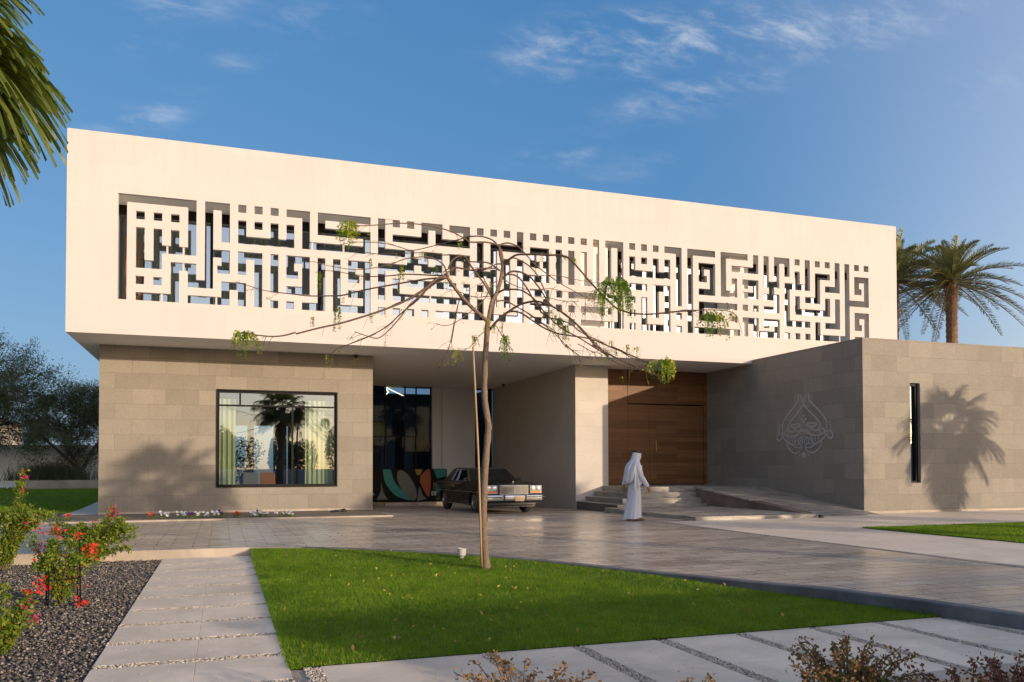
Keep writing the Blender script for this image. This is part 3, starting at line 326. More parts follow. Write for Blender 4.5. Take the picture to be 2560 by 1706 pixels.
# traced branch lines, leaf sprays, stake and emblem strokes in world metres
DATA = {"B":[[[[7.474,-13.266,-0.152],[7.449,-13.265,0.194],[7.429,-13.267,0.576],[7.433,-13.279,1.008],[7.454,-13.296,1.44],[7.481,-13.314,1.81],[7.486,-13.32,1.965],[7.444,-13.312,2.242],[7.431,-13.313,2.489],[7.44,-13.325,2.86],[7.456,-13.338,3.168],[7.472,-13.349,3.415]],0.0567,0.0378],[[[7.498,-13.357,3.387],[7.43,-13.358,3.449],[7.288,-13.334,3.569],[7.159,-13.314,3.694],[7.043,-13.299,3.826],[6.963,-13.296,3.931],[6.909,-13.301,3.997],[6.879,-13.315,4.083]],0.0297,0.0216],[[[6.891,-13.318,4.005],[6.761,-13.36,3.987],[6.645,-13.406,3.904],[6.531,-13.452,3.798],[6.277,-13.447,3.624],[6.026,-13.445,3.502],[5.778,-13.444,3.401],[5.419,-13.403,3.276],[5.122,-13.386,3.195],[4.83,-13.369,3.104]],0.0216,0.0108],[[[4.828,-13.369,3.124],[4.684,-13.344,3.081],[4.548,-13.323,3.063],[4.38,-13.29,3.072],[4.262,-13.276,3.087],[4.195,-13.279,3.096],[4.128,-13.282,3.101]],0.0108,0.0068],[[[6.879,-13.314,3.999],[6.781,-13.18,4.021],[6.631,-13.027,4.03],[6.28,-12.803,3.986],[5.923,-12.577,3.935],[5.737,-12.411,3.909],[5.574,-12.253,3.883],[5.33,-12.068,3.894],[5.121,-11.895,3.916],[4.961,-11.74,3.957]],0.0135,0.0081],[[[4.961,-11.74,3.957],[4.729,-11.606,3.996],[4.509,-11.477,4.042],[4.314,-11.357,4.116],[4.116,-11.237,4.184]],0.0081,0.004],[[[6.891,-13.319,4.044],[6.74,-13.131,4.072],[6.398,-12.877,4.118],[6.224,-12.681,4.128],[6.071,-12.492,4.149],[5.902,-12.298,4.175],[5.754,-12.112,4.233],[5.616,-11.93,4.297],[5.409,-11.723,4.356],[5.264,-11.537,4.359]],0.0108,0.004],[[[6.879,-13.315,4.083],[6.805,-13.393,4.175],[6.662,-13.445,4.228],[6.52,-13.497,4.229],[6.264,-13.507,4.18],[6.104,-13.55,4.101],[5.994,-13.611,4.047],[5.77,-13.633,3.981],[5.55,-13.656,3.941],[5.322,-13.677,3.948],[5.142,-13.716,3.961],[5.009,-13.771,3.978]],0.0108,0.004],[[[6.843,-13.301,3.993],[6.702,-13.283,3.909],[6.574,-13.27,3.8],[6.459,-13.26,3.691],[6.356,-13.256,3.596],[6.255,-13.251,3.45],[6.129,-13.237,3.293],[6.005,-13.224,3.168],[5.916,-13.226,3.122],[5.816,-13.224,3.139],[5.716,-13.224,3.166],[5.616,-13.223,3.198]],0.0135,0.0054],[[[6.577,-13.256,3.79],[6.483,-13.097,3.686],[6.398,-12.942,3.618],[6.298,-12.781,3.522],[6.184,-12.615,3.41],[5.991,-12.421,3.297],[5.717,-12.199,3.191]],0.0135,0.0081],[[[6.056,-12.321,3.331],[5.872,-12.219,3.252],[5.706,-12.124,3.191],[5.558,-12.035,3.136],[5.495,-11.977,3.09],[5.452,-11.925,3.034],[5.408,-11.873,2.957]],0.0081,0.004],[[[6.83,-13.297,4.006],[6.604,-13.143,3.86],[6.448,-13.015,3.751],[6.265,-12.879,3.687],[6.13,-12.76,3.621],[6.043,-12.658,3.601],[5.879,-12.529,3.548]],0.0162,0.0081],[[[7.474,-13.349,3.401],[7.532,-13.339,3.694],[7.604,-13.329,3.832],[7.664,-13.316,3.997],[7.7,-13.295,4.163],[7.725,-13.269,4.291],[7.725,-13.234,4.419],[7.72,-13.196,4.508]],0.0297,0.0162],[[[7.553,-13.273,3.47],[7.593,-13.257,3.713],[7.64,-13.242,3.865],[7.7,-13.231,4.044]],0.0216,0.0162],[[[7.736,-13.2,4.428],[7.747,-13.137,4.525],[7.723,-13.06,4.596],[7.692,-12.982,4.675],[7.635,-12.894,4.741],[7.526,-12.787,4.791],[7.389,-12.67,4.803],[7.278,-12.561,4.782],[7.125,-12.437,4.759],[6.945,-12.304,4.722],[6.656,-12.132,4.67],[6.484,-12.003,4.737],[6.323,-11.879,4.805],[6.133,-11.744,4.844],[5.942,-11.608,4.87],[5.789,-11.485,4.874],[5.662,-11.371,4.87]],0.0135,0.004],[[[7.707,-13.192,4.535],[7.589,-13.297,4.551],[7.411,-13.38,4.54],[7.188,-13.447,4.503],[7.077,-13.554,4.51],[6.873,-13.63,4.566],[6.603,-13.682,4.602],[6.339,-13.735,4.596],[6.115,-13.801,4.565],[5.828,-13.845,4.504],[5.671,-13.934,4.455],[5.538,-14.033,4.415],[5.42,-14.136,4.395]],0.0135,0.0054],[[[7.68,-13.228,4.203],[7.559,-13.131,4.31],[7.449,-13.036,4.343],[7.312,-12.932,4.364],[7.251,-12.856,4.465],[6.984,-12.706,4.486],[6.805,-12.587,4.535],[6.624,-12.467,4.546],[6.377,-12.323,4.557],[6.127,-12.179,4.558],[5.98,-12.071,4.593],[5.884,-11.981,4.628],[5.813,-11.9,4.684],[5.755,-11.824,4.734]],0.0108,0.004],[[[7.552,-13.279,3.786],[7.442,-13.324,3.94],[7.32,-13.364,4.066],[7.237,-13.416,4.133],[7.155,-13.468,4.211],[7.086,-13.525,4.269],[6.993,-13.572,4.26],[6.879,-13.609,4.181],[6.812,-13.663,4.062]],0.0135,0.0108],[[[7.564,-13.284,3.799],[7.531,-13.171,3.965],[7.511,-13.06,4.081],[7.514,-12.959,4.225],[7.518,-12.857,4.371]],0.0108,0.0054],[[[7.693,-13.232,4.19],[7.585,-13.266,4.207],[7.379,-13.263,4.185],[7.236,-13.283,4.15],[7.034,-13.284,4.167],[6.895,-13.304,4.086],[6.769,-13.328,3.994]],0.0108,0.0108],[[[7.717,-13.243,4.283],[7.637,-13.233,4.279],[7.557,-13.221,4.235],[7.403,-13.183,4.172],[7.249,-13.147,4.188],[7.021,-13.086,4.211],[6.893,-13.057,4.142]],0.0095,0.0081],[[[7.625,-13.311,4.022],[7.516,-13.39,3.932],[7.398,-13.463,3.727],[7.244,-13.525,3.576],[7.14,-13.605,3.491],[6.944,-13.652,3.345],[6.821,-13.727,3.276],[6.71,-13.807,3.244],[6.59,-13.884,3.25]],0.0081,0.004],[[[7.103,-13.228,3.779],[7.073,-13.142,3.597],[7.066,-13.066,3.438],[7.036,-12.978,3.145]],0.0081,0.0054],[[[7.076,-12.999,3.457],[7.047,-12.957,3.245],[7.008,-12.913,3.052],[6.941,-12.859,2.898],[6.892,-12.813,2.792]],0.0068,0.0032],[[[7.472,-13.357,3.778],[7.38,-13.167,3.796],[7.285,-12.976,3.854],[7.212,-12.793,3.94],[7.019,-12.569,4.027]],0.0068,0.0032],[[[7.487,-13.301,3.417],[7.549,-13.303,3.683],[7.63,-13.309,3.859],[7.687,-13.306,4.048],[7.712,-13.293,4.225],[7.682,-13.261,4.443],[7.677,-13.235,4.555]],0.027,0.0162],[[[7.726,-13.245,4.237],[7.752,-13.32,4.288],[7.782,-13.396,4.326],[7.86,-13.489,4.369],[7.962,-13.59,4.359],[8.062,-13.689,4.343],[8.223,-13.81,4.317],[8.357,-13.921,4.298],[8.453,-14.018,4.231],[8.549,-14.113,4.077],[8.668,-14.215,3.886],[8.82,-14.328,3.672],[8.947,-14.433,3.509],[9.013,-14.52,3.454],[9.09,-14.611,3.411],[9.211,-14.717,3.387],[9.32,-14.82,3.379],[9.575,-14.975,3.4],[9.773,-15.109,3.394]],0.0162,0.0095],[[[9.76,-15.104,3.401],[9.919,-15.181,3.403],[10.044,-15.246,3.396],[10.123,-15.295,3.383],[10.167,-15.331,3.361],[10.212,-15.367,3.321]],0.0081,0.004],[[[9.486,-14.987,3.379],[9.595,-15.036,3.397],[9.76,-15.104,3.401]],0.0095,0.0081],[[[7.683,-13.237,4.555],[7.768,-13.194,4.601],[7.879,-13.159,4.62],[8.016,-13.132,4.584],[8.143,-13.1,4.494],[8.296,-13.077,4.362],[8.503,-13.072,4.228],[8.738,-13.077,4.092],[8.897,-13.057,4.031],[9.057,-13.037,3.969],[9.205,-13.014,3.914]],0.0135,0.0054],[[[7.713,-13.29,4.067],[7.823,-13.317,4.162],[7.951,-13.349,4.165],[8.043,-13.367,4.128],[8.123,-13.381,4.078],[8.241,-13.405,3.934],[8.308,-13.413,3.831],[8.389,-13.425,3.714],[8.57,-13.473,3.583],[8.802,-13.536,3.398],[8.959,-13.574,3.227],[9.154,-13.625,3.028],[9.249,-13.642,2.923]],0.0162,0.0081],[[[7.649,-13.315,3.852],[7.684,-13.395,3.871],[7.762,-13.49,3.87],[7.887,-13.601,3.843],[8.0,-13.705,3.739],[8.05,-13.788,3.649],[8.1,-13.87,3.535],[8.197,-13.968,3.383],[8.316,-14.074,3.246],[8.528,-14.212,3.097],[8.726,-14.345,2.938],[8.944,-14.486,2.811]],0.0135,0.0081],[[[7.618,-13.301,3.727],[7.764,-13.282,3.747],[7.936,-13.27,3.674],[8.085,-13.25,3.613],[8.235,-13.231,3.538],[8.387,-13.211,3.442],[8.54,-13.192,3.345],[8.669,-13.164,3.246],[8.786,-13.132,3.16],[8.982,-13.127,3.032]],0.0108,0.0054],[[[7.497,-13.355,3.304],[7.59,-13.468,3.434],[7.688,-13.581,3.523],[7.821,-13.707,3.612],[7.904,-13.814,3.633],[7.974,-13.915,3.633],[8.067,-14.024,3.593],[8.217,-14.151,3.491],[8.365,-14.277,3.34],[8.429,-14.374,3.229],[8.481,-14.466,3.118],[8.601,-14.581,2.924]],0.0189,0.0108],[[[7.711,-13.435,3.538],[7.782,-13.509,3.555],[7.889,-13.594,3.52],[8.057,-13.697,3.383],[8.137,-13.772,3.31],[8.218,-13.847,3.251],[8.321,-13.93,3.199],[8.411,-14.01,3.172],[8.692,-14.155,3.114],[8.91,-14.277,3.006],[9.127,-14.399,2.898],[9.283,-14.5,2.817]],0.0135,0.0081],[[[7.765,-13.362,4.108],[7.85,-13.359,4.115],[7.947,-13.36,4.069],[8.071,-13.367,3.917],[8.208,-13.377,3.685],[8.295,-13.372,3.584],[8.408,-13.378,3.523],[8.545,-13.393,3.501],[8.671,-13.403,3.466],[8.772,-13.405,3.418],[8.836,-13.394,3.369],[9.002,-13.417,3.279],[9.169,-13.441,3.216],[9.336,-13.465,3.126]],0.0135,0.0068],[[[7.834,-13.286,4.356],[7.906,-13.281,4.377],[8.067,-13.305,4.304],[8.165,-13.308,4.231],[8.239,-13.302,4.157],[8.338,-13.302,3.976],[8.387,-13.287,3.875],[8.437,-13.271,3.759]],0.0108,0.0081],[[[8.023,-13.346,4.104],[8.164,-13.273,4.138],[8.307,-13.2,4.165],[8.555,-13.164,4.205],[8.794,-13.124,4.197],[9.036,-13.085,4.175],[9.415,-13.093,4.151]],0.0068,0.004],[[[7.704,-13.339,4.042],[7.903,-13.288,3.975],[8.092,-13.234,3.946],[8.258,-13.173,3.956],[8.491,-13.137,4.007],[8.728,-13.1,3.99],[8.903,-13.043,4.0],[9.12,-13.0,4.016],[9.326,-12.954,4.068]],0.0068,0.0032],[[[8.139,-13.485,3.792],[8.248,-13.708,3.742],[8.327,-13.919,3.668],[8.379,-14.122,3.62],[8.45,-14.331,3.578]],0.0054,0.0032],[[[7.92,-13.51,3.602],[8.123,-13.525,3.468],[8.29,-13.529,3.384],[8.446,-13.528,3.287],[8.553,-13.509,3.136],[8.673,-13.497,3.064],[8.794,-13.484,2.991]],0.0081,0.004],[[[8.794,-13.065,3.2],[8.871,-13.077,3.125],[8.961,-13.094,3.056],[9.039,-13.107,3.019],[9.129,-13.125,3.014]],0.0081,0.004],[[[8.8,-13.49,3.146],[8.906,-13.526,3.084],[9.023,-13.565,3.022],[9.116,-13.598,3.009]],0.0068,0.004],[[[8.999,-13.559,3.133],[9.094,-13.617,3.043],[9.188,-13.674,2.953],[9.282,-13.732,2.869],[9.386,-13.794,2.817],[9.491,-13.856,2.793],[9.594,-13.919,2.794],[9.674,-13.974,2.813],[9.754,-14.029,2.822]],0.0081,0.004],[[[8.641,-14.385,3.01],[8.699,-14.449,2.935],[8.82,-14.535,2.85],[8.961,-14.628,2.753],[9.102,-14.72,2.674],[9.23,-14.809,2.607],[9.326,-14.887,2.545],[9.404,-14.958,2.485]],0.0095,0.0054],[[[8.901,-14.37,2.99],[8.993,-14.443,2.938],[9.105,-14.523,2.863],[9.226,-14.606,2.795],[9.315,-14.679,2.755],[9.36,-14.736,2.722]],0.0095,0.0068],[[[9.0,-14.403,2.944],[9.081,-14.518,2.852],[9.204,-14.647,2.766],[9.314,-14.773,2.71]],0.0081,0.0054],[[[9.058,-13.578,3.034],[9.163,-13.615,3.071],[9.256,-13.649,3.108]],0.004,0.0032],[[[7.552,-13.376,3.401],[7.592,-13.468,3.292],[7.623,-13.555,3.184],[7.662,-13.646,3.077],[7.709,-13.74,2.972]],0.0068,0.004],[[[7.687,-13.428,3.555],[7.723,-13.278,3.427],[7.761,-13.13,3.315]],0.0054,0.0032],[[[7.497,-13.356,3.333],[7.348,-13.38,3.215],[7.219,-13.411,3.07],[7.145,-13.463,3.003],[7.026,-13.501,2.988]],0.0068,0.0032],[[[8.794,-13.292,3.831],[8.802,-13.293,3.733],[8.811,-13.292,3.57]],0.004,0.0027],[[[8.978,-13.359,3.929],[8.983,-13.356,3.733],[8.98,-13.352,3.602]],0.004,0.0027]],"L":[[[5.419,-14.137,4.426],0.325,0.259,10,0.8],[[5.409,-14.132,4.363],0.26,0.287,7,0.7],[[5.344,-11.566,4.373],0.112,0.326,3,0.8],[[6.285,-13.162,4.162],0.16,0.282,4,0.55],[[5.197,-11.815,3.626],0.078,0.194,3,0.5],[[5.496,-12.345,3.698],0.151,0.435,4,0.3],[[4.128,-13.282,3.109],0.672,0.333,15,0.5],[[4.211,-13.311,3.074],0.269,0.238,6,0.5],[[8.919,-14.397,3.912],0.636,0.575,18,0.25],[[8.972,-14.521,3.859],0.42,0.495,13,0.35],[[8.749,-14.335,3.777],0.282,0.25,7,0.25],[[8.807,-14.352,3.627],0.212,0.187,4,0.85],[[9.904,-15.207,3.374],0.339,0.36,8,0.4],[[9.999,-15.24,3.345],0.42,0.33,10,0.85],[[10.147,-15.345,3.371],0.135,0.084,3,0.9],[[9.45,-14.822,2.782],0.483,0.305,13,0.75],[[9.561,-14.861,2.767],0.331,0.305,9,0.8],[[9.353,-14.787,2.724],0.242,0.183,7,0.6],[[7.071,-13.093,3.021],0.298,0.184,7,0.7],[[7.222,-13.468,3.177],0.218,0.154,6,0.8],[[7.652,-13.619,3.195],0.218,0.353,7,0.25],[[8.375,-13.457,3.596],0.225,0.133,4,0.3],[[8.48,-13.493,3.532],0.18,0.199,4,0.3],[[8.586,-13.527,3.404],0.18,0.239,6,0.3],[[8.511,-13.502,3.468],0.195,0.199,4,0.35],[[9.204,-13.738,3.172],0.105,0.093,3,0.4],[[9.272,-13.759,3.052],0.06,0.119,2,0.5],[[9.145,-13.714,3.036],0.165,0.173,4,0.5],[[9.43,-13.816,3.107],0.195,0.093,3,0.6],[[9.566,-13.863,3.083],0.225,0.093,4,0.6],[[8.41,-13.911,4.328],0.102,0.064,2,0.5],[[8.17,-13.722,4.37],0.073,0.078,2,0.6],[[8.516,-14.052,4.249],0.072,0.089,2,0.5],[[6.735,-12.587,4.529],0.277,0.095,4,0.6],[[6.543,-12.519,4.523],0.077,0.122,2,0.9],[[6.842,-12.936,4.245],0.15,0.146,3,0.3],[[7.234,-12.765,4.684],0.108,0.068,2,0.6],[[7.44,-13.243,3.891],0.208,0.066,3,0.3],[[7.538,-13.28,3.996],0.074,0.092,2,0.5],[[7.437,-13.335,3.362],0.074,0.104,2,0.95],[[7.486,-13.355,3.453],0.118,0.052,2,0.9],[[7.56,-13.379,3.387],0.059,0.078,2,0.8],[[5.933,-12.601,3.572],0.075,0.119,2,0.6],[[6.033,-11.917,4.544],0.079,0.056,2,0.3],[[5.408,-11.875,3.038],0.078,0.166,3,0.75]],"stake":[[7.205,-13.511,3.033],[7.311,-13.406,1.5],[7.394,-13.294,-0.053]],"E":[[[[-2.943,3.702],[-2.957,3.547],[-3.028,3.421],[-3.251,3.252],[-3.505,3.044],[-3.731,2.826],[-3.774,2.683],[-3.749,2.527]],0.055],[[[-2.475,3.702],[-2.461,3.547],[-2.39,3.421],[-2.167,3.252],[-1.913,3.044],[-1.687,2.826],[-1.644,2.683],[-1.669,2.527]],0.055],[[[-2.556,3.686],[-2.616,3.575],[-2.688,3.455],[-2.711,3.356],[-2.82,3.25],[-3.011,3.092],[-3.222,2.935],[-3.408,2.781],[-3.48,2.666],[-3.427,2.542],[-3.263,2.489],[-3.122,2.548],[-3.063,2.591]],0.055],[[[-2.862,3.686],[-2.802,3.575],[-2.73,3.455],[-2.707,3.356],[-2.598,3.25],[-2.407,3.092],[-2.196,2.935],[-2.01,2.781],[-1.938,2.666],[-1.991,2.542],[-2.155,2.489],[-2.296,2.548],[-2.355,2.591]],0.055],[[[-3.922,2.768],[-3.937,2.612],[-3.907,2.505],[-3.748,2.441],[-3.61,2.424]],0.035],[[[-1.496,2.768],[-1.481,2.612],[-1.511,2.505],[-1.67,2.441],[-1.808,2.424]],0.035],[[[-2.824,2.696],[-2.993,2.742],[-3.243,2.726],[-3.332,2.693],[-3.23,2.644],[-3.099,2.612],[-3.069,2.55],[-2.953,2.483]],0.05],[[[-2.594,2.696],[-2.425,2.742],[-2.175,2.726],[-2.086,2.693],[-2.188,2.644],[-2.319,2.612],[-2.349,2.55],[-2.465,2.483]],0.05],[[[-2.824,2.696],[-2.944,2.658],[-3.08,2.619]],0.05],[[[-2.594,2.696],[-2.474,2.658],[-2.338,2.619]],0.05],[[[-3.474,2.524],[-3.578,2.554],[-3.675,2.476],[-3.599,2.396],[-3.483,2.405],[-3.462,2.509]],0.05],[[[-1.944,2.524],[-1.84,2.554],[-1.743,2.476],[-1.819,2.396],[-1.935,2.405],[-1.956,2.509]],0.05],[[[-3.599,2.408],[-3.748,2.473],[-3.951,2.448],[-4.049,2.328],[-3.97,2.235],[-3.824,2.282],[-3.77,2.401],[-3.85,2.492]],0.055],[[[-1.819,2.408],[-1.67,2.473],[-1.467,2.448],[-1.369,2.328],[-1.448,2.235],[-1.594,2.282],[-1.648,2.401],[-1.568,2.492]],0.055],[[[-2.703,2.437],[-2.765,2.54],[-2.838,2.553],[-2.905,2.477],[-2.972,2.41],[-3.095,2.365],[-3.331,2.351],[-3.568,2.342]],0.055],[[[-2.715,2.437],[-2.653,2.54],[-2.58,2.553],[-2.513,2.477],[-2.446,2.41],[-2.323,2.365],[-2.087,2.351],[-1.85,2.342]],0.055],[[[-2.562,2.41],[-2.637,2.505],[-2.704,2.534]],0.04],[[[-2.856,2.41],[-2.781,2.505],[-2.714,2.534]],0.04],[[[-3.679,2.405],[-3.712,2.325],[-3.607,2.227],[-3.421,2.131],[-3.209,2.057],[-3.066,1.981],[-2.776,1.975]],0.055],[[[-1.739,2.405],[-1.706,2.325],[-1.811,2.227],[-1.997,2.131],[-2.209,2.057],[-2.352,1.981],[-2.642,1.975]],0.055],[[[-3.55,2.253],[-3.542,2.143],[-3.489,2.018],[-3.348,1.887],[-3.134,1.803],[-2.932,1.839],[-2.764,1.964]],0.05],[[[-1.868,2.253],[-1.876,2.143],[-1.929,2.018],[-2.07,1.887],[-2.284,1.803],[-2.486,1.839],[-2.654,1.964]],0.05],[[[-2.701,2.315],[-2.854,2.297],[-2.964,2.233],[-2.968,2.169],[-2.863,2.086],[-2.764,1.997]],0.055],[[[-2.717,2.315],[-2.564,2.297],[-2.454,2.233],[-2.45,2.169],[-2.555,2.086],[-2.654,1.997]],0.055],[[[-2.7,2.258],[-2.817,2.243],[-2.852,2.18],[-2.766,2.118]],0.03],[[[-2.718,2.258],[-2.601,2.243],[-2.566,2.18],[-2.652,2.118]],0.03],[[[-3.011,2.352],[-3.046,2.27],[-3.093,2.189],[-3.186,2.106],[-3.257,2.072]],0.045],[[[-2.407,2.352],[-2.372,2.27],[-2.325,2.189],[-2.232,2.106],[-2.161,2.072]],0.045],[[[-3.272,2.342],[-3.259,2.263],[-3.253,2.168]],0.035],[[[-2.146,2.342],[-2.159,2.263],[-2.165,2.168]],0.035],[[[-3.154,2.347],[-3.146,2.267],[-3.152,2.155]],0.03],[[[-2.264,2.347],[-2.272,2.267],[-2.266,2.155]],0.03],[[[-2.756,2.256],[-2.749,2.086]],0.028],[[[-2.662,2.256],[-2.669,2.086]],0.028],[[[-3.401,2.337],[-3.435,2.257],[-3.398,2.163]],0.035],[[[-2.017,2.337],[-1.983,2.257],[-2.02,2.163]],0.035],[[[-2.875,2.066],[-3.008,2.103],[-3.114,2.06],[-3.185,2.05]],0.03],[[[-2.543,2.066],[-2.41,2.103],[-2.304,2.06],[-2.233,2.05]],0.03],[[[-2.706,2.99]],0.045],[[[-2.618,2.889]],0.05],[[[-2.79,2.879]],0.05],[[[-2.703,2.795]],0.045],[[[-2.704,1.746]],0.11],[[[-2.502,1.741]],0.035],[[[-2.918,1.735]],0.035]]}
# ------------------------------------------------------------------ ground
G = -.13
def gz(u, v):
    return float(-.10 * ss((u - 8) / 7.5) * ss((v + 5) / 7) * ss((19.5 - u) / 3) - .011 * max(0, v - 2.1))
gr = MB(); gr.quad((-1500, -700, -.32), (2500, -700, -.32), (2500, 3000, -.32), (-1500, 3000, -.32)); struct(gr.build('ground', M_sand), 'sandy ground reaching to the horizon', 'ground')
KU = [-14, 4.42, 5.2, 6.0, 6.7, 7.3, 7.8, 8.25, 8.65, 9.0, 9.35, 9.75, 10.2, 10.5, 10.76, 11.1, 11.6, 12.6, 14]
KV = [-9.62, -9.7, -10.05, -10.6, -11.25, -11.9, -12.55, -13.3, -14.05, -14.75, -15.45, -16.2, -16.98, -17.85, -18.95, -20.6, -23, -28, -34]
kv = lambda u: float(np.interp(u, KU, KV))
d = MB(); us = sorted(set(list(np.linspace(-14, 4.42, 8)) + list(np.linspace(4.42, 14, 64)) + list(np.linspace(14, 46, 20))))
rows = 40
def dpt(i, j):
    u = us[i]; a = kv(u) if u < 14 else -34; v = a + (14 - a) * j / rows; return (u, v, gz(u, v))
d.add([dpt(i, j) for i in range(len(us)) for j in range(rows + 1)], [(i * (rows + 1) + j, (i + 1) * (rows + 1) + j, (i + 1) * (rows + 1) + j + 1, i * (rows + 1) + j + 1) for i in range(len(us) - 1) for j in range(rows)])
struct(d.build('driveway', M_paver, smooth=True), 'polished grey brown paver driveway in front of the house', 'driveway')
def kerbline(u0, u1, n):
    return [(u, kv(u)) for u in np.linspace(u0, u1, n)]
def kerb(name, pts, mat, label, w=.14, top=.006, bot=-.25):
    m = MB(); P = [Vector((a, b, 0)) for a, b in pts]; rings = []
    for i, p in enumerate(P):
        t = (P[min(i + 1, len(P) - 1)] - P[max(i - 1, 0)]).normalized(); n = Vector((t.y, -t.x, 0))
        o = p + n * .012; q = p - n * w; rings.append([(o.x, o.y, bot), (o.x, o.y, top - .012), (o.x - n.x * .012, o.y - n.y * .012, top), (q.x, q.y, top), (q.x, q.y, bot)])
    m.loft(rings); return struct(m.build(name, mat), label, 'kerb')
kerb('kerb', kerbline(-14, 5.2, 24), M_kerb, 'pale straight kerb between the driveway and the gravel bed'); kerb('kerb', kerbline(5.2, 13.9, 60), M_kerb_shade, 'curved kerb between the driveway and the lawn, its shade put into the colour')  # curved kerb stone coloured darker for its shaded face, besides its stains
c = MB(); c.poly([(14.25, -6.35, .006), (14.0, -16, .006), (13.7, -34, .006), (17.15, -34, .006), (17.15, -9.75, .006), (46, -9.75, .006), (46, -5.28, .006), (18.9, -5.28, .006), (18.9, -6.35, .006)]); struct(c.build('concrete_path', M_concrete), 'smooth pale concrete path beside the driveway', 'path')
c = MB(); c.box(14.06, 14.12, -34, -6.4, -.02, .009); c.box(14.1, 46, -9.72, -9.69, -.02, .009); struct(c.build('path_joint', M_kerb), 'thin pale joint along the concrete path', 'path')
# gravel bed and paths in the garden
g = MB(); g.quad((-16, -32, G - .03), (12.5, -32, G - .03), (12.5, -9.4, G - .03), (-16, -9.4, G - .03)); struct(g.build('gravel_bed', M_gravelbase), 'dark gravel bed beside the garden path', 'gravel bed')
n = 60000; P = np.stack([-3.2 + 6.2 * rng.random(n) ** .8, -19.9 + 10.1 * rng.random(n) ** 1.15, np.full(n, G - .025)], 1); P[:, 2] += rng.uniform(0, .018, n)
V, F = stones(P, .017); tag(npmesh('gravel', V, F, M_gravel), 'loose dark grey gravel left of the path', 'gravel', kind='stuff')
p = MB(); q = MB(); GAP = .115; vs_ = -9.72
LP0, LP1 = 3.02, 4.40
edges = [-9.8 - .868 * k for k in range(11)]
strips = []
for k in range(10):
    a, b = edges[k], edges[k + 1]; a -= GAP if k else 0
    if b < -18.6: b = -18.6
    p.box(LP0, 3.74, b, a, G - .05, G); p.box(3.7408, LP1, b, a, G - .05, G); strips.append((LP0, LP1, b - GAP, b))
ue = [4.4, 5.2, 5.97, 6.76, 7.545, 8.32, 9.11, 9.87, 10.66, 11.4]
p.box(LP0, 4.5, -19.95, -18.72, G - .05, G); strips += [(4.5, 4.62, -19.95, -18.19), (LP0, 4.5, -18.72, -18.6)]
for k in range(1, len(ue) - 1):
    a, b = ue[k] + GAP * .5 - .06, ue[k + 1] - .06 - GAP * .5
    if k == 1: a = 4.62; b = 5.85
    if k == 2: a = 5.97
    p.box(a, b, -19.12, -18.19, G - .05, G); p.box(a, b, -19.95, -19.125, G - .05, G); strips.append((b, b + GAP, -19.95, -18.19))
struct(p.build('garden_path', M_slab, bevel=.004), 'pale stone slab path with pebble filled gaps', 'path')
q.box(LP0 + .005, LP1 - .005, -19.9, -9.68, G - .09, G - .012); q.box(LP1 - .004, 11.6, -19.9, -18.2, G - .09, G - .012); struct(q.build('path_base', M_pebblebase), 'pebble base between the path slabs', 'path')
PP = []
for x0, x1, y0, y1 in strips:
    n = int((x1 - x0) * (y1 - y0) * 5200); PP.append(np.stack([rng.uniform(x0, x1, n), rng.uniform(y0, y1, n), np.full(n, G - .010) + rng.uniform(0, .009, n)], 1))
V, F = stones(np.concatenate(PP), .0125); tag(npmesh('pebbles', V, F, M_pebble), 'pale pebbles filling the gaps between path slabs', 'pebbles', kind='stuff')
n = 420; kk = rng.random(n) < .5; u = np.where(kk, rng.uniform(LP0, LP1, n), rng.uniform(4.6, 10.5, n)); v = np.where(kk, rng.uniform(-18.6, -9.9, n), rng.uniform(-19.9, -18.25, n)); V, F = stones(np.stack([u, v, np.full(n, G + .004)], 1), .007); tag(npmesh('stray_pebbles', V, F, M_pebble), 'a few stray pebbles kicked onto the path slabs', 'pebbles', kind='stuff')
# lawns
def lawnz(u, v):
    return G + .006 + .012 * ss((u - 4.4) / .25) + .03 * ss((10.3 - u) / 2.6) * ss((v + 18.2) / 3.2) + .075 * ss(1 - (np.interp(u, KU, KV) - v) / 1.5) * ss((10.3 - u) / 1.4)
LU0, LV0 = 4.402, -18.188
def in_lawn(u, v): return (u > LU0 - .03) & (v > LV0 - .03) & (v < np.interp(u, KU, KV) - .03)
m = MB(); nu_, nv_ = 40, 30
def lp(i, j):
    u = LU0 + (10.75 - LU0) * i; v1 = kv(u) - .02; v = LV0 + max(0, v1 - LV0) * j; return (u, v, float(lawnz(u, v)) - .012)
m.grid(lp, nu_, nv_); struct(m.build('lawn', M_grassbase, smooth=True), 'lawn around the young tree', 'lawn')
n = 330000; u = rng.uniform(LU0 - .02, 10.75, n); v = LV0 - .015 + (8.6) * rng.random(n) ** 1.15; k = in_lawn(u, v); u, v = u[k], v[k]
P = np.stack([u, v, lawnz(u, v) - .012], 1); V, F = blades(P, .036, .0065, .5); tag(npmesh('grass', V, F, M_grass), 'short mown green grass around the young tree', 'grass', kind='stuff')
m = MB(); m.quad((17.18, -34, .012), (46, -34, .012), (46, -9.82, .012), (17.18, -9.82, .012)); struct(m.build('lawn', M_grassbase), 'bright lawn at the right behind the concrete path', 'lawn')
n = 60000; u = 17.2 + 9 * rng.random(n) ** 1.3; v = -9.85 - 6 * rng.random(n) ** 1.2; V, F = blades(np.stack([u, v, np.full(n, .01)], 1), .045, .016, .5); tag(npmesh('grass', V, F, M_grass), 'short bright grass of the right hand lawn', 'grass', kind='stuff')
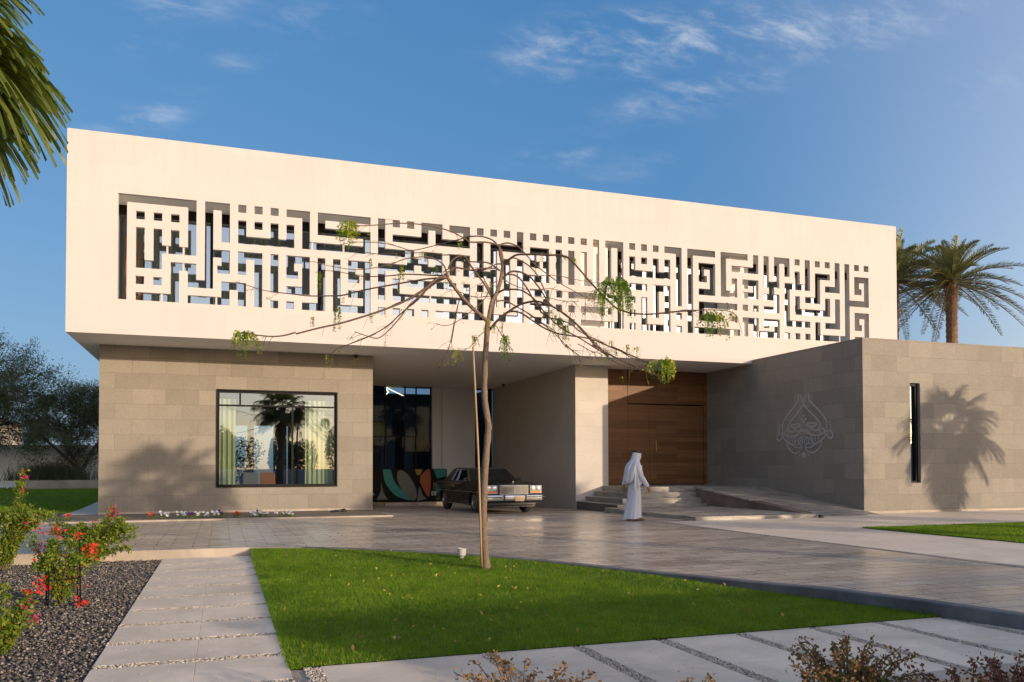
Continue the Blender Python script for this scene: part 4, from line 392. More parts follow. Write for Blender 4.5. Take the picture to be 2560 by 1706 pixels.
# fallen leaves
n = 230; u = rng.uniform(4.5, 10.5, n); v = rng.uniform(-18, -10, n); k = in_lawn(u, v); u, v = u[k], v[k]; V, F = leaf_quads(np.stack([u, v, lawnz(u, v) + .022], 1), .045, .5, .2)
tag(npmesh('fallen_leaves', V, F, island('dry_leaf', [(.30, .19, .06), (.40, .30, .08), (.22, .11, .04)], .8)), 'dry fallen leaves scattered over the front lawn', 'leaves', kind='stuff')
# left side: bed in front of granite, side path and back lawn
m = MB(); m.box(-3, 8.45, -1.55, -1.3, -.05, .035); struct(m.build('kerb', M_kerb, bevel=.006), 'low pale kerb in front of the flower strip', 'kerb')
m = MB(); m.box(-3, 8.4, -1.3, 2.09, -.05, .02); struct(m.build('flower_bed', M_soil), 'flower bed soil in front of the granite wall', 'flower bed')
def bz(v): return float(.02 + .36 * ss((v - 4) / 15))
m = MB(); m.grid(lambda a, b: (-.42 + .95 * a, 2.1 + 20 * b, bz(2.1 + 20 * b) + .004), 2, 20); struct(m.build('side_path', M_concrete, smooth=True), 'grey side path along the granite wall', 'path')
m = MB(); m.grid(lambda a, b: (-.4 - 30 * a, 2.6 + 24 * b, bz(2.6 + 24 * b)), 4, 16); struct(m.build('lawn', M_grassbase, smooth=True), 'shaded back lawn left of the house', 'lawn')
n = 90000; u = -.42 - 12 * rng.random(n) ** 1.2; v = 2.7 + 18 * rng.random(n) ** 1.3; V, F = blades(np.stack([u, v, .02 + .36 * ss((v - 4) / 15)], 1), .05, .02, .5); tag(npmesh('grass', V, F, M_grass), 'shaded grass of the lawn left of the house', 'grass', kind='stuff')
# ------------------------------------------------------------------ house
H = thing('house', 'modern white cantilevered house with a square lettered screen over granite and wood', 'house')
Z0, Z1, L = 4.975, 10.417, 27.872
CU, U0, CZ, ZB = .22009, 1.2437, .2217, 5.927
# openings of the lettered screen: (col0, col1, row0, row1), rows counted from the top, .5 = half cell
OP = [(0,1,0,13),(0,9,0,1),(8,9,0,7),(2,3,2,3),(4,5,2,3),(6,7,2,3),(2,3,4,9),(3,4,8,9),(4,5,4,9),(6,7,4,7),(5,9,6,7),(2,3,10,11),(4,5,10,11),(2,7,12,13),(6,7,8,13),(6,9,8,9),(8,9,8,11),(8,11,10,11),(10,11,0,11),
 (10,13,0,1),(12,13,0,5),(11,13,6,7),(12,13,6,9),(11.5,12,8,9),(14,15,0,1),(16,17,0,1),(18,19,0,1),(20,23,0,1),(22,23,0,5),(14,15,2,5),(16,17,2,3),(18,19,2,5),(20,21,2,5),(14,21,4,5),(22,31,4,5),(14,17,6,7),(14,15,6,9),(16,17,6,13),(18,19,6,11),
 (20,23,6,7),(20,21,6,9),(21,21.5,8,9),(22,23,6,11),(20,23,10,11),(24,25,6,13),(22,25,12,13),(18,19,12,13),(20,21,12,13),(12,13,10,13),(12,15,10,11),(14,15,10,13),(8,13,12,13),
 (24,31,0,1),(24,25,0,3),(24,31,2,3),(30,31,2,5),(32,33,0,5),(34,35,0,1),(36,37,0,1),(38,41,0,1),(38,39,0,3),(34,39,2,3),(40,41,0,3),(40,45,2,3),(42,45,0,1),(44,45,0,3),(46,47,0,1),(48,49,0,1),(50,51,0,1),
 (32,37,4,5),(36,37,4,7),(32,37,6,7),(37,38,5,6),(38,41,4,5),(38,39,4,7),(40,41,4,7),(38,41,6,7),(42,45,4,5),(42,43,4,7),(44,45,4,7),(44,48,6,7),(46,47,2,7),
 (26,27,6,13),(28,31,6,7),(28,29,6,9),(29,29.5,8,9),(30,31,6,13),(28,31,10,11),(26,31,12,13),(32,33,6,11),(34,35,8,11),(34,45,10,11),(36,37,8,9),(37,43,8,9),(44,45,8,11),(32,33,12,13),(34,35,12,13),(36,37,12,13),(38,39,12,13),(40,47,12,13),(46,47,10,13),(46,47,8,9),
 (48,49,2,11),(48,53,2,3),(50,51,4,11),(52,53,0,3),(54,55,0,1),(56,57,0,1),(58,59,0,1),(60,61,0,1),(62,63,0,1),(64,65,0,7),(66,69,0,1),(66,67,0,7),(68,69,0,13),
 (54,57,2,3),(54,55,2,5),(55,55.5,4,5),(56,57,2,7),(52,57,6,7),(52,53,4,13),(48,53,12,13),(54,57,8,9),(56,57,8,13),(54,56,10,11),(54,57,12,13),(58,59,2,7),(58,59,8,9),(58,59,10,11),(58,59,12,13),
 (60,61,2,7),(62,63,2,7),(62,65,6,7),(60,68,8,9),(60,61,10,11),(62,67,10,11),(62,69,12,13),(60,61,12,13),(70,71,0,1),(72,73,0,1),(74,75,0,1),(76,79,0,1),(78,79,0,9),(70,71,2,5),(72,73,2,3),(74,75,2,5),(76,77,2,5),(70,77,4,5),
 (70,73,6,7),(74,77,6,7),(74,75,6,11),(76,77,6,13),(72,73,8,13),(72,77,12,13),(70,71,8,9),(70,71,10,11),(70,71,12,13),(78,79,10,11),(78,79,12,13),
 (80,85,0,1),(80,81,0,13),(80,88,12,13),(82,85,2,3),(82,83,2,5),(83,83.5,4,5),(84,85,2,7),(82,85,6,7),(82,89,8,9),(82,83,8,11),(82,86,10,11),(88,89,10,11),(88,89.5,12,13),(86,91,0,1),(86,87,0,7),(86,89,6,7),(88,89,4,7),(92,93,0,3),(88,93,2,3),
 (90,93,4,5),(90,91,4,5.5),(92,93,4,7),(90,93,6,7),(90,91,8,9),(92,93,8,9),(90,93,10,11),(90,91,10,13),(92,93,10,13),(92,97,12,13),(94,95,0,5),(96,99,0,1),(96,97,0,5),(98,99,0,3),(95,97,4,5),(95,96,4,7),(94,95,6,7),(95,97,6,7),(96,97,6,9),(94,97,8,9),(94,97,10,11),(94,95,10,11.5),(96,97,10,13),
 (100,101,0,1),(102,103,0,5),(100,101,2,5),(98,103,4,5),(104,105,0,1),(106,107,0,1),(104,107,2,3),(104,105,2,7),(108,109,0,5),(106,109,4,5),(98,99,4,11),(98,103,10,11),(100,101,6,9),(102,105,6,7),(100,106,8,9),(106,107,6,9),(108,109,6,11),(106,109,10,11),(104,105,10,13),(104,110,12,13),(98,99,12,13),(100,101,12,13),(102,103,12,13),
 (110,111,0,13),(112,113,0,1),(114,115,0,1),(112,115,2,3),(112,113,2,5),(113,113.5,4,5),(114,115,2,7),(110,115,6,7),(112,115,8,9),(112,113,8,11),(113,113.5,10,11),(114,115,8,13),(112,115,12,13)]
STRUTS = [(5.6,6),(7.5,6),(7.5,8),(5,12),(11.4,12),(23.3,4),(27.4,4),(39.3,10),(44.9,12),(67.2,12),(73.4,12),(81.2,12),(109,12),(93,12)]

op = np.zeros((230, 26), bool)
for a, b, r, s in OP: op[int(round(a * 2)):int(round(b * 2)), int(round(r * 2)):int(round(s * 2))] = True
xs = [0] + [U0 + CU * .5 * k for k in range(231)] + [L]; zs = [Z1] + [ZB + CZ * 13 - CZ * .5 * k for k in range(27)] + [Z0]
solid = np.ones((232, 28), bool); solid[1:231, 1:27] = ~op
TH = .13
m = MB(); idx = {}
def vid(i, j, b):
    k = (i, j, b)
    if k not in idx: idx[k] = len(m.v); m.v.append((xs[i], b * TH, zs[j]))
    return idx[k]
for i in range(232):
    for j in range(28):
        if not solid[i, j]: continue
        m.f.append((vid(i, j + 1, 0), vid(i + 1, j + 1, 0), vid(i + 1, j, 0), vid(i, j, 0))); m.f.append((vid(i, j, 1), vid(i + 1, j, 1), vid(i + 1, j + 1, 1), vid(i, j + 1, 1)))
        for di, dj, e in ((-1, 0, ((i, j + 1), (i, j))), (1, 0, ((i + 1, j), (i + 1, j + 1))), (0, -1, ((i, j), (i + 1, j))), (0, 1, ((i + 1, j + 1), (i, j + 1)))):
            a, b = i + di, j + dj
            if 0 <= a < 232 and 0 <= b < 28 and solid[a, b]: continue
            (p0, q0), (p1, q1) = e; m.f.append((vid(p0, q0, 0), vid(p1, q1, 0), vid(p1, q1, 1), vid(p0, q0, 1)))
# slim struts that tie the letters together
for cx_, r in STRUTS:
    x = U0 + CU * cx_; z = ZB + CZ * (13 - r); m.box(x - .025, x + .025, .03, .10, z - CZ - .01, z + .01)
m.build('lettered_facade', M_white, H)
v = MB(); e = TH + .003
v.box(0, L, e, 12.5, Z0, 5.25); v.box(0, L, e, 12.5, 10.1, Z1); v.box(0, .3, e, 12.5, 5.25, 10.1); v.box(L - .3, L, e, 12.5, 5.25, 10.1); v.box(.3, L - .3, 12.2, 12.5, 5.25, 10.1)
v.build('upper_volume', M_white, H)
v = MB(); v.box(.3, L - .3, e, 6, 5.25, 5.9); v.box(.3, 26.75, e, 1.3, 8.84, 10.1); v.box(.3, 1.05, e, 1.3, 5.9, 8.84); v.box(26.75, L - .3, e, 1.3, 5.9, 10.1)
v.box(14.85, 16.1, .5, 1.18, 5.9, 8.84); v.box(20.8, 21.6, .45, 1.18, 5.9, 8.84)
v.build('recess_lining', M_soffit, H)
s = MB(); s.box(.02, L - .02, .05, 12.4, Z0 - .004, Z0 + .05); s.build('soffit', M_soffit, H)
gl = MB(); gl.quad((1.05, 1.25, 5.9), (26.75, 1.25, 5.9), (26.75, 1.25, 8.6), (1.05, 1.25, 8.6)); glp = gl.build('upper_glazing', M_glass, H)
fm = MB(); fm.box(1.05, 26.75, 1.2, 1.3, 8.58, 8.84)
for x in (3.62, 6.72, 9.3, 11.9, 14.3, 16.9, 18.4, 20.2, 22.6, 25.2): fm.box(x - .05, x + .05, 1.19, 1.29, 5.9, 8.58)
fm.build('frame', M_black, glp)
for a, b in ((1.2, 3.2), (3.9, 5.6), (6.9, 8.4), (9.8, 11.2), (12.2, 13.4), (16.2, 17.6), (19, 20), (22.8, 24.6)):
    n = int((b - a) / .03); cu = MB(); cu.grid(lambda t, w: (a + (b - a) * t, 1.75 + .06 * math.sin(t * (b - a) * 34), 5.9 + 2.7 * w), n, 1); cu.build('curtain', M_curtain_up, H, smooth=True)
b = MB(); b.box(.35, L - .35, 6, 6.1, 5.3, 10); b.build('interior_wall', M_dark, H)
# granite block with the big window
g0, g1, gv, gt = .551, 8.503, 2.125, Z0 - .006
b = MB(); wx0, wx1, wz0, wz1 = 3.79, 7.35, .80, 3.73
b.box(g0, wx0, gv, gv + .35, -.3, gt); b.box(wx1, g1, gv, gv + .35, -.3, gt); b.box(wx0, wx1, gv, gv + .35, -.3, wz0); b.box(wx0, wx1, gv, gv + .35, wz1, gt)
b.box(g0, g0 + .35, gv + .35, 11.0, -.3, gt); b.box(g1 - .35, g1, gv + .35, 11.54, -.5, gt)
b.box(g0 + .35, 4.3, 10.65, 11, -.3, gt); b.box(6.5, g1 - .35, 10.65, 11, -.3, gt); b.box(4.3, 6.5, 10.65, 11, 3.1, gt); b.box(4.9, 5.15, 10.65, 11, -.3, 3.1)
b.build('granite_block', M_granite, H)
b = MB(); b.box(g0 - .012, g1 + .012, gv - .02, gv, -.1, .085); b.build('base_strip', M_kerb, H)
b = MB(); b.box(g0 + .36, g1 - .36, gv + .36, 10.6, -.2, .05); b.build('interior_floor', M_darkfloor, H)
b = MB(); b.box(g0 + .352, g0 + .36, gv + .36, 10.6, .05, 4.4); b.box(g1 - .36, g1 - .352, gv + .36, 10.6, .05, 4.4); b.box(g0 + .36, g1 - .36, gv + .36, 10.6, 3.6, 3.66); b.box(5.9, 6.1, 6, 10.6, .05, 3.6); b.build('interior_wall', M_greyfab, H)
wf = MB(); y0, y1 = gv + .03, gv + .11
for x0, x1, z0, z1 in ((wx0, wx1, wz0, wz0 + .06), (wx0, wx1, wz1 - .07, wz1), (wx0, wx0 + .06, wz0 + .06, wz1 - .07), (wx1 - .06, wx1, wz0 + .06, wz1 - .07), (wx0 + .06, wx1 - .06, 3.25, 3.30), (4.42, 4.47, 3.30, wz1 - .07), (5.975, 6.03, wz0 + .06, 3.25)): wf.box(x0, x1, y0, y1, z0, z1)
wf.box(wx0 - .03, wx1 + .03, gv - .03, gv + .029, wz1 - .004, wz1 + .03); wf.box(wx0 - .03, wx1 + .03, gv - .03, gv + .029, wz0 - .03, wz0 + .004); wf.box(wx0 - .03, wx0 + .004, gv - .03, gv + .029, wz0 + .004, wz1 - .004); wf.box(wx1 - .004, wx1 + .03, gv - .03, gv + .029, wz0 + .004, wz1 - .004)
wfo = wf.build('window', M_black, H); pn = MB(); pn.quad((wx0 + .03, gv + .07, wz0 + .03), (wx1 - .03, gv + .07, wz0 + .03), (wx1 - .03, gv + .07, wz1 - .03), (wx0 + .03, gv + .07, wz1 - .03)); pn.build('pane', M_glass_low, wfo)
def curtain(x0, x1, y, z0, z1, label):
    m = MB(); n = int((x1 - x0) / .018); m.grid(lambda t, w: (x0 + (x1 - x0) * t, y + .05 * math.sin(t * (x1 - x0) * 42) + .015 * math.sin(t * 19), z0 + (z1 - z0) * w), n, 1); return tag(m.build('curtain', M_curtain, smooth=True), label, 'curtain', 'curtains in the granite wall window')
curtain(3.85, 4.32, gv + .42, .1, 3.5, 'pale green curtain gathered at the left of the big window'); curtain(6.42, 7.28, gv + .42, .1, 3.5, 'pale green curtain gathered at the right of the big window')
def chair(x, y, mat, label, rz):
    t = thing('chair', label, 'chair', (x, y, .05), 'chairs behind the big window')
    a = MB(); a.box(x - .25, x + .25, y - .25, y + .25, .42 + .05, .54); a.build('seat', mat, t, bevel=.03)
    a = MB(); a.prism([(x - .27, y - .27, .5), (x + .27, y - .27, .5), (x + .22, y - .31, 1.22), (x - .22, y - .31, 1.22)], (0, .06, 0)); a.build('backrest', mat, t, bevel=.02)
    for sx_ in (-1, 1):
        for sy_ in (-1, 1): a = MB(); a.tube([(x + sx_ * .21, y + sy_ * .21, .48), (x + sx_ * .25, y + sy_ * .25, .05)], [.018, .012], 6); a.build('leg', M_black, t)
    t.rotation_euler = (0, 0, rz); return t
chair(4.75, 3.5, M_greyfab, 'grey upholstered chair behind the big window', .15); chair(5.42, 3.9, M_orange, 'orange chair behind the big window', -.3)
t = thing('potted_plant', 'leafy indoor plant behind the left curtain of the window', 'plant', (4.6, 6.2, .05)); a = MB(); a.lathe([(.14, 0), (.2, .35), (.18, .35)], (4.6, 6.2, .05)); a.build('pot', M_greyfab, t); a = MB()
for k in range(7): a.tube([(4.6, 6.2, .35), (4.6 + rnd.uniform(-.1, .1), 6.2, 1.0), (4.6 + rnd.uniform(-.35, .35), 6.2 + rnd.uniform(-.2, .2), rnd.uniform(1.4, 2.2))], [.012, .01, .006], 5)
a.build('stem', M_twig, t); P = np.stack([4.6 + rng.normal(0, .2, 260), 6.2 + rng.normal(0, .2, 260), rng.uniform(.8, 2.3, 260)], 1); V, F = leaf_quads(P, .14, .45); npmesh('foliage', V, F, M_leaf_dark, t)
# porch: limestone core wall, glazing at the back, mural
cw0, cw1, cv_ = 15.626, 16.889, 2.15
b = MB(); b.box(cw0, cw1, cv_, 11.6, -.5, gt); b.build('limestone_wall', M_lime, H)
BK = 11.54
b = MB(); b.box(12.78, 14.77, BK - .02, BK + .4, -.5, gt); b.build('pilaster', M_innerwall, H); b = MB(); b.box(13.21, 13.97, BK - .16, BK - .02, -.5, gt); b.build('pilaster', M_innerwall, H)
bg_ = MB(); bg_.quad((g1, BK, -.5), (12.78, BK, -.5), (12.78, BK, gt), (g1, BK, gt)); bg_.quad((14.77, BK, -.5), (cw0, BK, -.5), (cw0, BK, gt), (14.77, BK, gt)); bgo = bg_.build('porch_glazing', M_glass_dark, H)
f = MB()
for x in (9.4, 10.68, 11.54, 12.04, 12.70, 15.2): f.box(x - .03, x + .03, BK - .06, BK - .004, -.3, gt)
for x0, x1, z in ((g1, 12.78, 4.52), (g1, 10.68, 3.38), (g1, 10.68, 2.74), (10.68, 12.04, 2.74), (g1, 12.78, 1.28)): f.box(x0 + .031, x1 - .031, BK - .055, BK - .004, z - .022, z + .022)
f.build('frame', M_black, bgo)
for mat, x0, x1, z0, z1 in ((M_pane_green, 9.43, 10.65, 2.77, 3.35), (M_pane_sky, 9.43, 10.65, 3.41, 4.49), (M_pane_sky, 10.71, 11.0, 2.77, 4.49), (M_pane_mauve, 9.43, 10.45, 1.31, 2.71), (M_pane_sky, 10.46, 11.1, 1.31, 2.71), (M_pane_sky, 11.57, 12.01, 2.77, 4.49), (M_pane_sky, 11.57, 11.9, 1.31, 2.71), (M_pane_sky, 9.43, 10.65, 4.55, 4.95)):  # the blue ones hold the sky's reflection as painted colour
    a = MB(); a.box(x0, x1, BK + .01, BK + .03, z0, z1); a.build('colour_and_sky_pane', mat, bgo)
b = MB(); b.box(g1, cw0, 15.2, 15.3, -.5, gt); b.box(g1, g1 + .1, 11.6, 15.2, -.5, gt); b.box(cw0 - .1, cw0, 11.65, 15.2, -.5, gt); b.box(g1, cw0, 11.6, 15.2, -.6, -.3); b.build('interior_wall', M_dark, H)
mu = thing('mural', 'abstract mural of teal and orange arcs behind the parked car', 'mural', (10.6, BK - .2, -.15)); my = BK - .2
a = MB(); a.box(g1 + .02, 13.4, my, my + .035, -.2, 1.32); a.build('backing', M_mural_k, mu)
def arc(cx, cz, r0, r1, a0, a1, n=18):
    o = [(cx + r1 * math.cos(R_(a0 + (a1 - a0) * k / n)), cz + r1 * math.sin(R_(a0 + (a1 - a0) * k / n))) for k in range(n + 1)]; i_ = [(cx + r0 * math.cos(R_(a1 - (a1 - a0) * k / n)), cz + r0 * math.sin(R_(a1 - (a1 - a0) * k / n))) for k in range(n + 1)]; return o + i_
def mshape(pts, mat, nm, dy=.004): a = MB(); a.prism([(x, my - dy, max(-.19, min(1.31, z))) for x, z in pts], (0, .006 + dy, 0)); a.build(nm, mat, mu)
def cv2(p): return [(q_[0], q_[1]) for q_ in catmull([(a_, b_, 0) for a_, b_ in p], 6)]
mshape(cv2([(10.53, 1.3), (10.64, .72), (11.08, .17), (11.66, -.06)]) + cv2([(11.92, -.06), (11.44, .32), (11.04, .78), (10.88, 1.3)]), M_teal, 'painted_arc')
mshape([(11.60 + .36 * math.cos(a_) - .26 * math.sin(a_), .60 + .66 * math.sin(a_) - .06 * math.cos(a_)) for a_ in np.linspace(0, 6.1, 28)], M_mural_g, 'painted_oval', .006)
mshape(cv2([(12.20, 1.02), (12.6, 1.3), (12.66, .6), (12.55, .08), (12.17, .74)]), M_mural_o, 'painted_wedge'); mshape([(11.96, 1.3), (12.3, 1.3), (12.17, 1.03), (12.02, 1.06)], M_mural_y, 'painted_patch')
mshape([(12.78, 1.3), (13.36, 1.3), (13.36, .98), (12.95, .90)], M_teal, 'painted_block'); mshape(cv2([(10.26, -.02), (10.44, .35), (10.47, .72), (10.56, .3), (10.76, -.02)]), M_mural_g, 'painted_sail'); mshape(cv2([(12.05, -.1), (12.16, .52), (12.3, .18), (12.5, 0)]), M_mural_g, 'painted_sail', .005); mshape(cv2([(9.3, 1.3), (9.5, .6), (10.0, .1)]) + cv2([(10.2, .2), (9.8, .7), (9.62, 1.3)]), M_teal, 'painted_arc', .005)
b = MB(); b.box(9.75, 12.3, 6.6, 6.85, gz(11, 6.7) - .05, gz(11, 6.7) + .13); tag(b.build('wheel_stop', M_kerb, bevel=.01), 'low pale wheel stop beam behind the parked car', 'wheel stop')
ch = thing('chandelier', 'lit branching stick chandelier seen through the porch glazing', 'chandelier', (10.8, 12.4, 4.6))
for p0, p1 in (((9.75, 4.80), (10.62, 4.93)), ((10.76, 5.0), (11.66, 4.62)), ((10.76, 5.0), (10.95, 4.78)), ((10.95, 4.78), (10.8, 4.62)), ((10.25, 4.2), (10.56, 4.46))):
    a = MB(); a.tube([(p0[0], 12.2, p0[1] - .02), (p1[0], 12.3, p1[1] - .02)], .022, 6); a.build('light_bar', M_led, ch)
a = MB(); a.tube([(10.76, 12.3, 4.96), (10.76, 12.3, 4.3)], .01, 5); a.build('stem', M_black, ch)
# entrance: wooden door wall
DV = 2.87
b = MB(); b.box(cw1, 21.408, DV + .09, DV + .3, -.2, gt); b.build('door_backing', M_black, H)
b = MB(); b.box(cw1, 18.03, DV, DV + .085, .72, gt); b.build('wood_panel', M_wood, H); b = MB(); b.box(18.048, 21.27, DV, DV + .085, 3.73, gt); b.build('wood_panel', M_wood, H)
b = MB(); b.box(21.275, 21.405, DV - .012, DV + .085, .72, gt); b.build('wood_jamb', M_wood, H)
b = MB(); b.box(18.055, 18.945, DV + .03, DV + .088, .74, 3.685); dl = b.build('door', M_wood, H); b = MB(); b.box(18.955, 21.262, DV + .03, DV + .088, .74, 3.685); dr = b.build('door', M_wood, H)
b = MB(); b.tube([(19.2, DV - .03, 1.95), (19.2, DV - .03, 2.36)], .016, 8); b.tube([(19.2, DV - .03, 2.0), (19.2, DV + .03, 2.0)], .01, 6); b.tube([(19.2, DV - .03, 2.3), (19.2, DV + .03, 2.3)], .01, 6); b.build('handle', simple('brass', (.45, .30, .12), .35, metal=.9), dr)
b = MB(); b.lathe([(.022, 0), (.022, .01)], (19.03, DV + .018, 1.86), 10, 'y'); b.build('lock', M_chrome, dr)
# wing wall on the right
wu, wv, wt = 21.408, -5.301, 5.105
b = MB(); b.box(wu, 23.14, wv, wv + .4, -.3, wt); b.box(23.52, 46, wv, wv + .4, -.3, wt); b.box(23.14, 23.52, wv, wv + .4, -.3, .88); b.box(23.14, 23.52, wv, wv + .4, 3.84, wt)
b.box(wu, 46, wv + .4, -.004, -.3, wt); b.box(wu, 46, -.004, 3.4, -.3, gt - .004); b.build('wing_wall', M_granite_dark, H)
b = MB(); b.box(wu + .02, 46, wv - .018, wv, -.2, .07); b.build('base_strip', M_kerb, H)  # pale strip stands in for the sunlit ground at the wing's foot
f = MB(); f.box(23.14, 23.19, wv + .1, wv + .2, .88, 3.84); f.box(23.43, 23.52, wv + .1, wv + .2, .88, 3.84); f.box(23.19, 23.43, wv + .1, wv + .2, .88, .93); f.box(23.19, 23.43, wv + .1, wv + .2, 3.76, 3.84); sl = f.build('slit_window', M_black, H)
pn = MB(); pn.quad((23.19, wv + .17, .93), (23.43, wv + .17, .93), (23.43, wv + .17, 3.76), (23.19, wv + .17, 3.76)); pn.build('pane', M_glass, sl)
b = MB(); b.box(23.19, 23.43, wv + .3, wv + .36, .93, 2.75); b.build('backing_panel', M_dark, sl); b = MB(); b.box(23.19, 23.43, wv + .3, wv + .36, 2.75, 3.76); b.build('backing_panel', M_wallwhite, sl)  # panels behind the pane, dark below and pale above
# emblem on the dark side of the wing
em = MB(); KE = [0]
def ribbon(pts, w):
    P = [np.array(q) for q in (catmull([(a, b_, 0) for a, b_ in pts], 5))]; n = len(P); L_, R2 = [], []
    for i in range(n):
        t = P[min(i + 1, n - 1)] - P[max(i - 1, 0)]; t = t / (np.linalg.norm(t) + 1e-9); nn = np.array([-t[1], t[0], 0]); ww = w * .5 * (0.6 + .4 * math.sin(math.pi * min(1, max(0, (i + .6) / (n + .2)))))
        L_.append(P[i] + nn * ww); R2.append(P[i] - nn * ww)
    KE[0] += 1; x0, x1 = wu - .006 - .0005 * KE[0], wu - .001 - .00001 * KE[0]
    rings = [[(x0, a[0], a[1]), (x0, c_[0], c_[1]), (x1, c_[0], c_[1]), (x1, a[0], a[1])] for a, c_ in zip(L_, R2)]; em.loft(rings)
for pts, w in DATA['E']:
    if len(pts) > 1: ribbon(pts, w)
    else: em.prism([(wu - .006, pts[0][0] + w * math.cos(k * math.pi / 6), pts[0][1] + w * .8 * math.sin(k * math.pi / 6)) for k in range(12)], (.005, 0, 0))
em.build('emblem', M_emblem, H)
# steps, plinth and ramp
st = thing('entrance_steps', 'broad travertine steps rising to the wooden entrance doors', 'steps', (17, 0, 0))
ztop = [.18, .355, .53, .71]; ul = [15.66, 16.0, 16.33, 16.66]; vf = [-1.03, -.70, -.37, -.04]
for k in range(4):
    b = MB(); zb = -.2 if k == 0 else ztop[k - 1] - (.04 if k else 0); vb = 2.14 if k < 3 else DV - .002
    b.box(ul[k], 19.3, vf[k], 2.14, zb, ztop[k])
    if k == 3: b.box(cw1 + .002, 21.40, 2.14, DV + .05, -.2, ztop[k])
    b.build('tread', M_trav, st, bevel=.008)
b = MB(); b.box(ul[0] - .012, ul[0] - .001, vf[0] - .004, 2.13, -.2, ztop[0] - .01); b.build('flank_sheet', M_step_dark, st)  # thin darker sheet over the left flank of the lowest step
b = MB(); b.box(15.2, 18.9, -6.3, vf[0] - .004, -.2, .10); tag(b.build('landing_slab', M_trav, bevel=.008), 'low pale landing slab below the entrance steps', 'landing')
rp = thing('ramp', 'sloping stone ramp along the dark wing wall', 'ramp', (20, -3, 0))
b = MB(); ru0, ru1, r0, r1 = 19.25, 21.404, -.45, -6.0
b.prism([(ru0, r0, .70), (ru0, r1, .012), (ru0, r1, -.2), (ru0, r0, -.2)], (ru1 - ru0, 0, 0)); b.box(ru0, ru1, r0, 2.13, -.2, .70); b.build('ramp_deck', M_trav, rp)
b = MB(); b.prism([(ru0 - .36, r0 + .1, .66), (ru0 - .36, r1 + .3, .115), (ru0 - .36, r1 + .3, -.1), (ru0 - .36, r0 + .1, -.1)], (.355, 0, 0)); b.build('ramp_cheek', M_brownstone, rp)
b = MB(); b.prism([(ru0 - .40, r0 + .12, .715), (ru0 - .40, -3.4, .385), (ru0 - .40, -3.4, .34), (ru0 - .40, r0 + .12, .66)], (.46, 0, 0)); b.build('coping', M_trav, rp)
b = MB(); b.box(18.92, 19.02, -6.46, -6.34, 0, .08); tag(b.build('drain_block', M_plastic, bevel=.02), 'small dark block at the foot of the ramp', 'drain')
# small dome cameras under the soffit
def domecam(x, y, z, label):
    t = thing('security_camera', label, 'camera', (x, y, z)); a = MB(); a.lathe([(.07, 0), (.07, -.05), (.05, -.06)], (x, y, z), 12); a.build('mount', M_plastic, t); a = MB(); a.lathe([(.052, -.05), (.05, -.08), (.035, -.11), (.01, -.12)], (x, y, z), 12); a.build('dome', M_mural_k, t, smooth=True)
domecam(15.35, 9.2, Z0 - .006, 'small black dome camera on the porch ceiling by the limestone wall'); domecam(7.95, 2.0, Z0 - .006, 'small black dome camera under the soffit by the granite wall')
# ladder leaning inside the recess
la = thing('ladder', 'rusty orange ladder leaning inside the screen recess at the left', 'ladder', (1.45, .6, 5.9))
for o_ in (0, .34): a = MB(); a.tube([(1.36 + o_, .95, 5.9), (1.40 + o_, .45, 7.75)], .025, 6); a.build('rail', M_rust, la)
for k in range(6): a = MB(); z = 6.1 + .28 * k; f_ = (z - 5.9) / 1.85; a.tube([(1.36 + .04 * f_, .95 - .5 * f_, z), (1.70 + .04 * f_, .95 - .5 * f_, z)], .018, 6); a.build('rung', M_rust, la)
# left background: garden walls, planter, villa
b = MB(); b.box(-60, .3, 25.2, 25.45, -.2, 2.62); tag(b.build('garden_wall', M_wallwhite), 'white boundary wall beyond the shaded back lawn', 'wall')
b = MB(); b.box(-5.2, -1.4, 21.0, 22.8, .2, .80); b.box(-1.4, 1.5, 21.6, 22.8, .2, .86); tag(b.build('planter', M_kerb, bevel=.02), 'long low stone planter in front of the white wall', 'planter')
vl = thing('villa', 'distant villa with a red tiled roof behind the trees', 'house', (-26, 62, 0))
b = MB(); b.box(-34, -21.5, 58, 70, -.3, 7.2); b.box(-20.8, -15, 60, 70, -.3, 5.6); b.build('wall', M_villa, vl)
b = MB(); b.add([(-34.8, 57.2, 7.2), (-20.9, 57.2, 7.2), (-20.9, 70.8, 7.2), (-34.8, 70.8, 7.2), (-28, 64, 9.4)], [(0, 1, 4), (1, 2, 4), (2, 3, 4), (3, 0, 4), (3, 2, 1, 0)]); b.build('roof', M_roof, vl)
b = MB(); b.add([(-21.3, 59.4, 5.6), (-14.4, 59.4, 5.6), (-14.4, 70.6, 5.6), (-21.3, 70.6, 5.6), (-18, 65, 7.0)], [(0, 1, 4), (1, 2, 4), (2, 3, 4), (3, 0, 4), (3, 2, 1, 0)]); b.build('roof', M_roof, vl)
for x in (-32, -29, -26, -23.5): b = MB(); b.box(x - .5, x + .5, 57.95, 57.99, 4.2, 5.8); b.build('window', M_mural_k, vl)
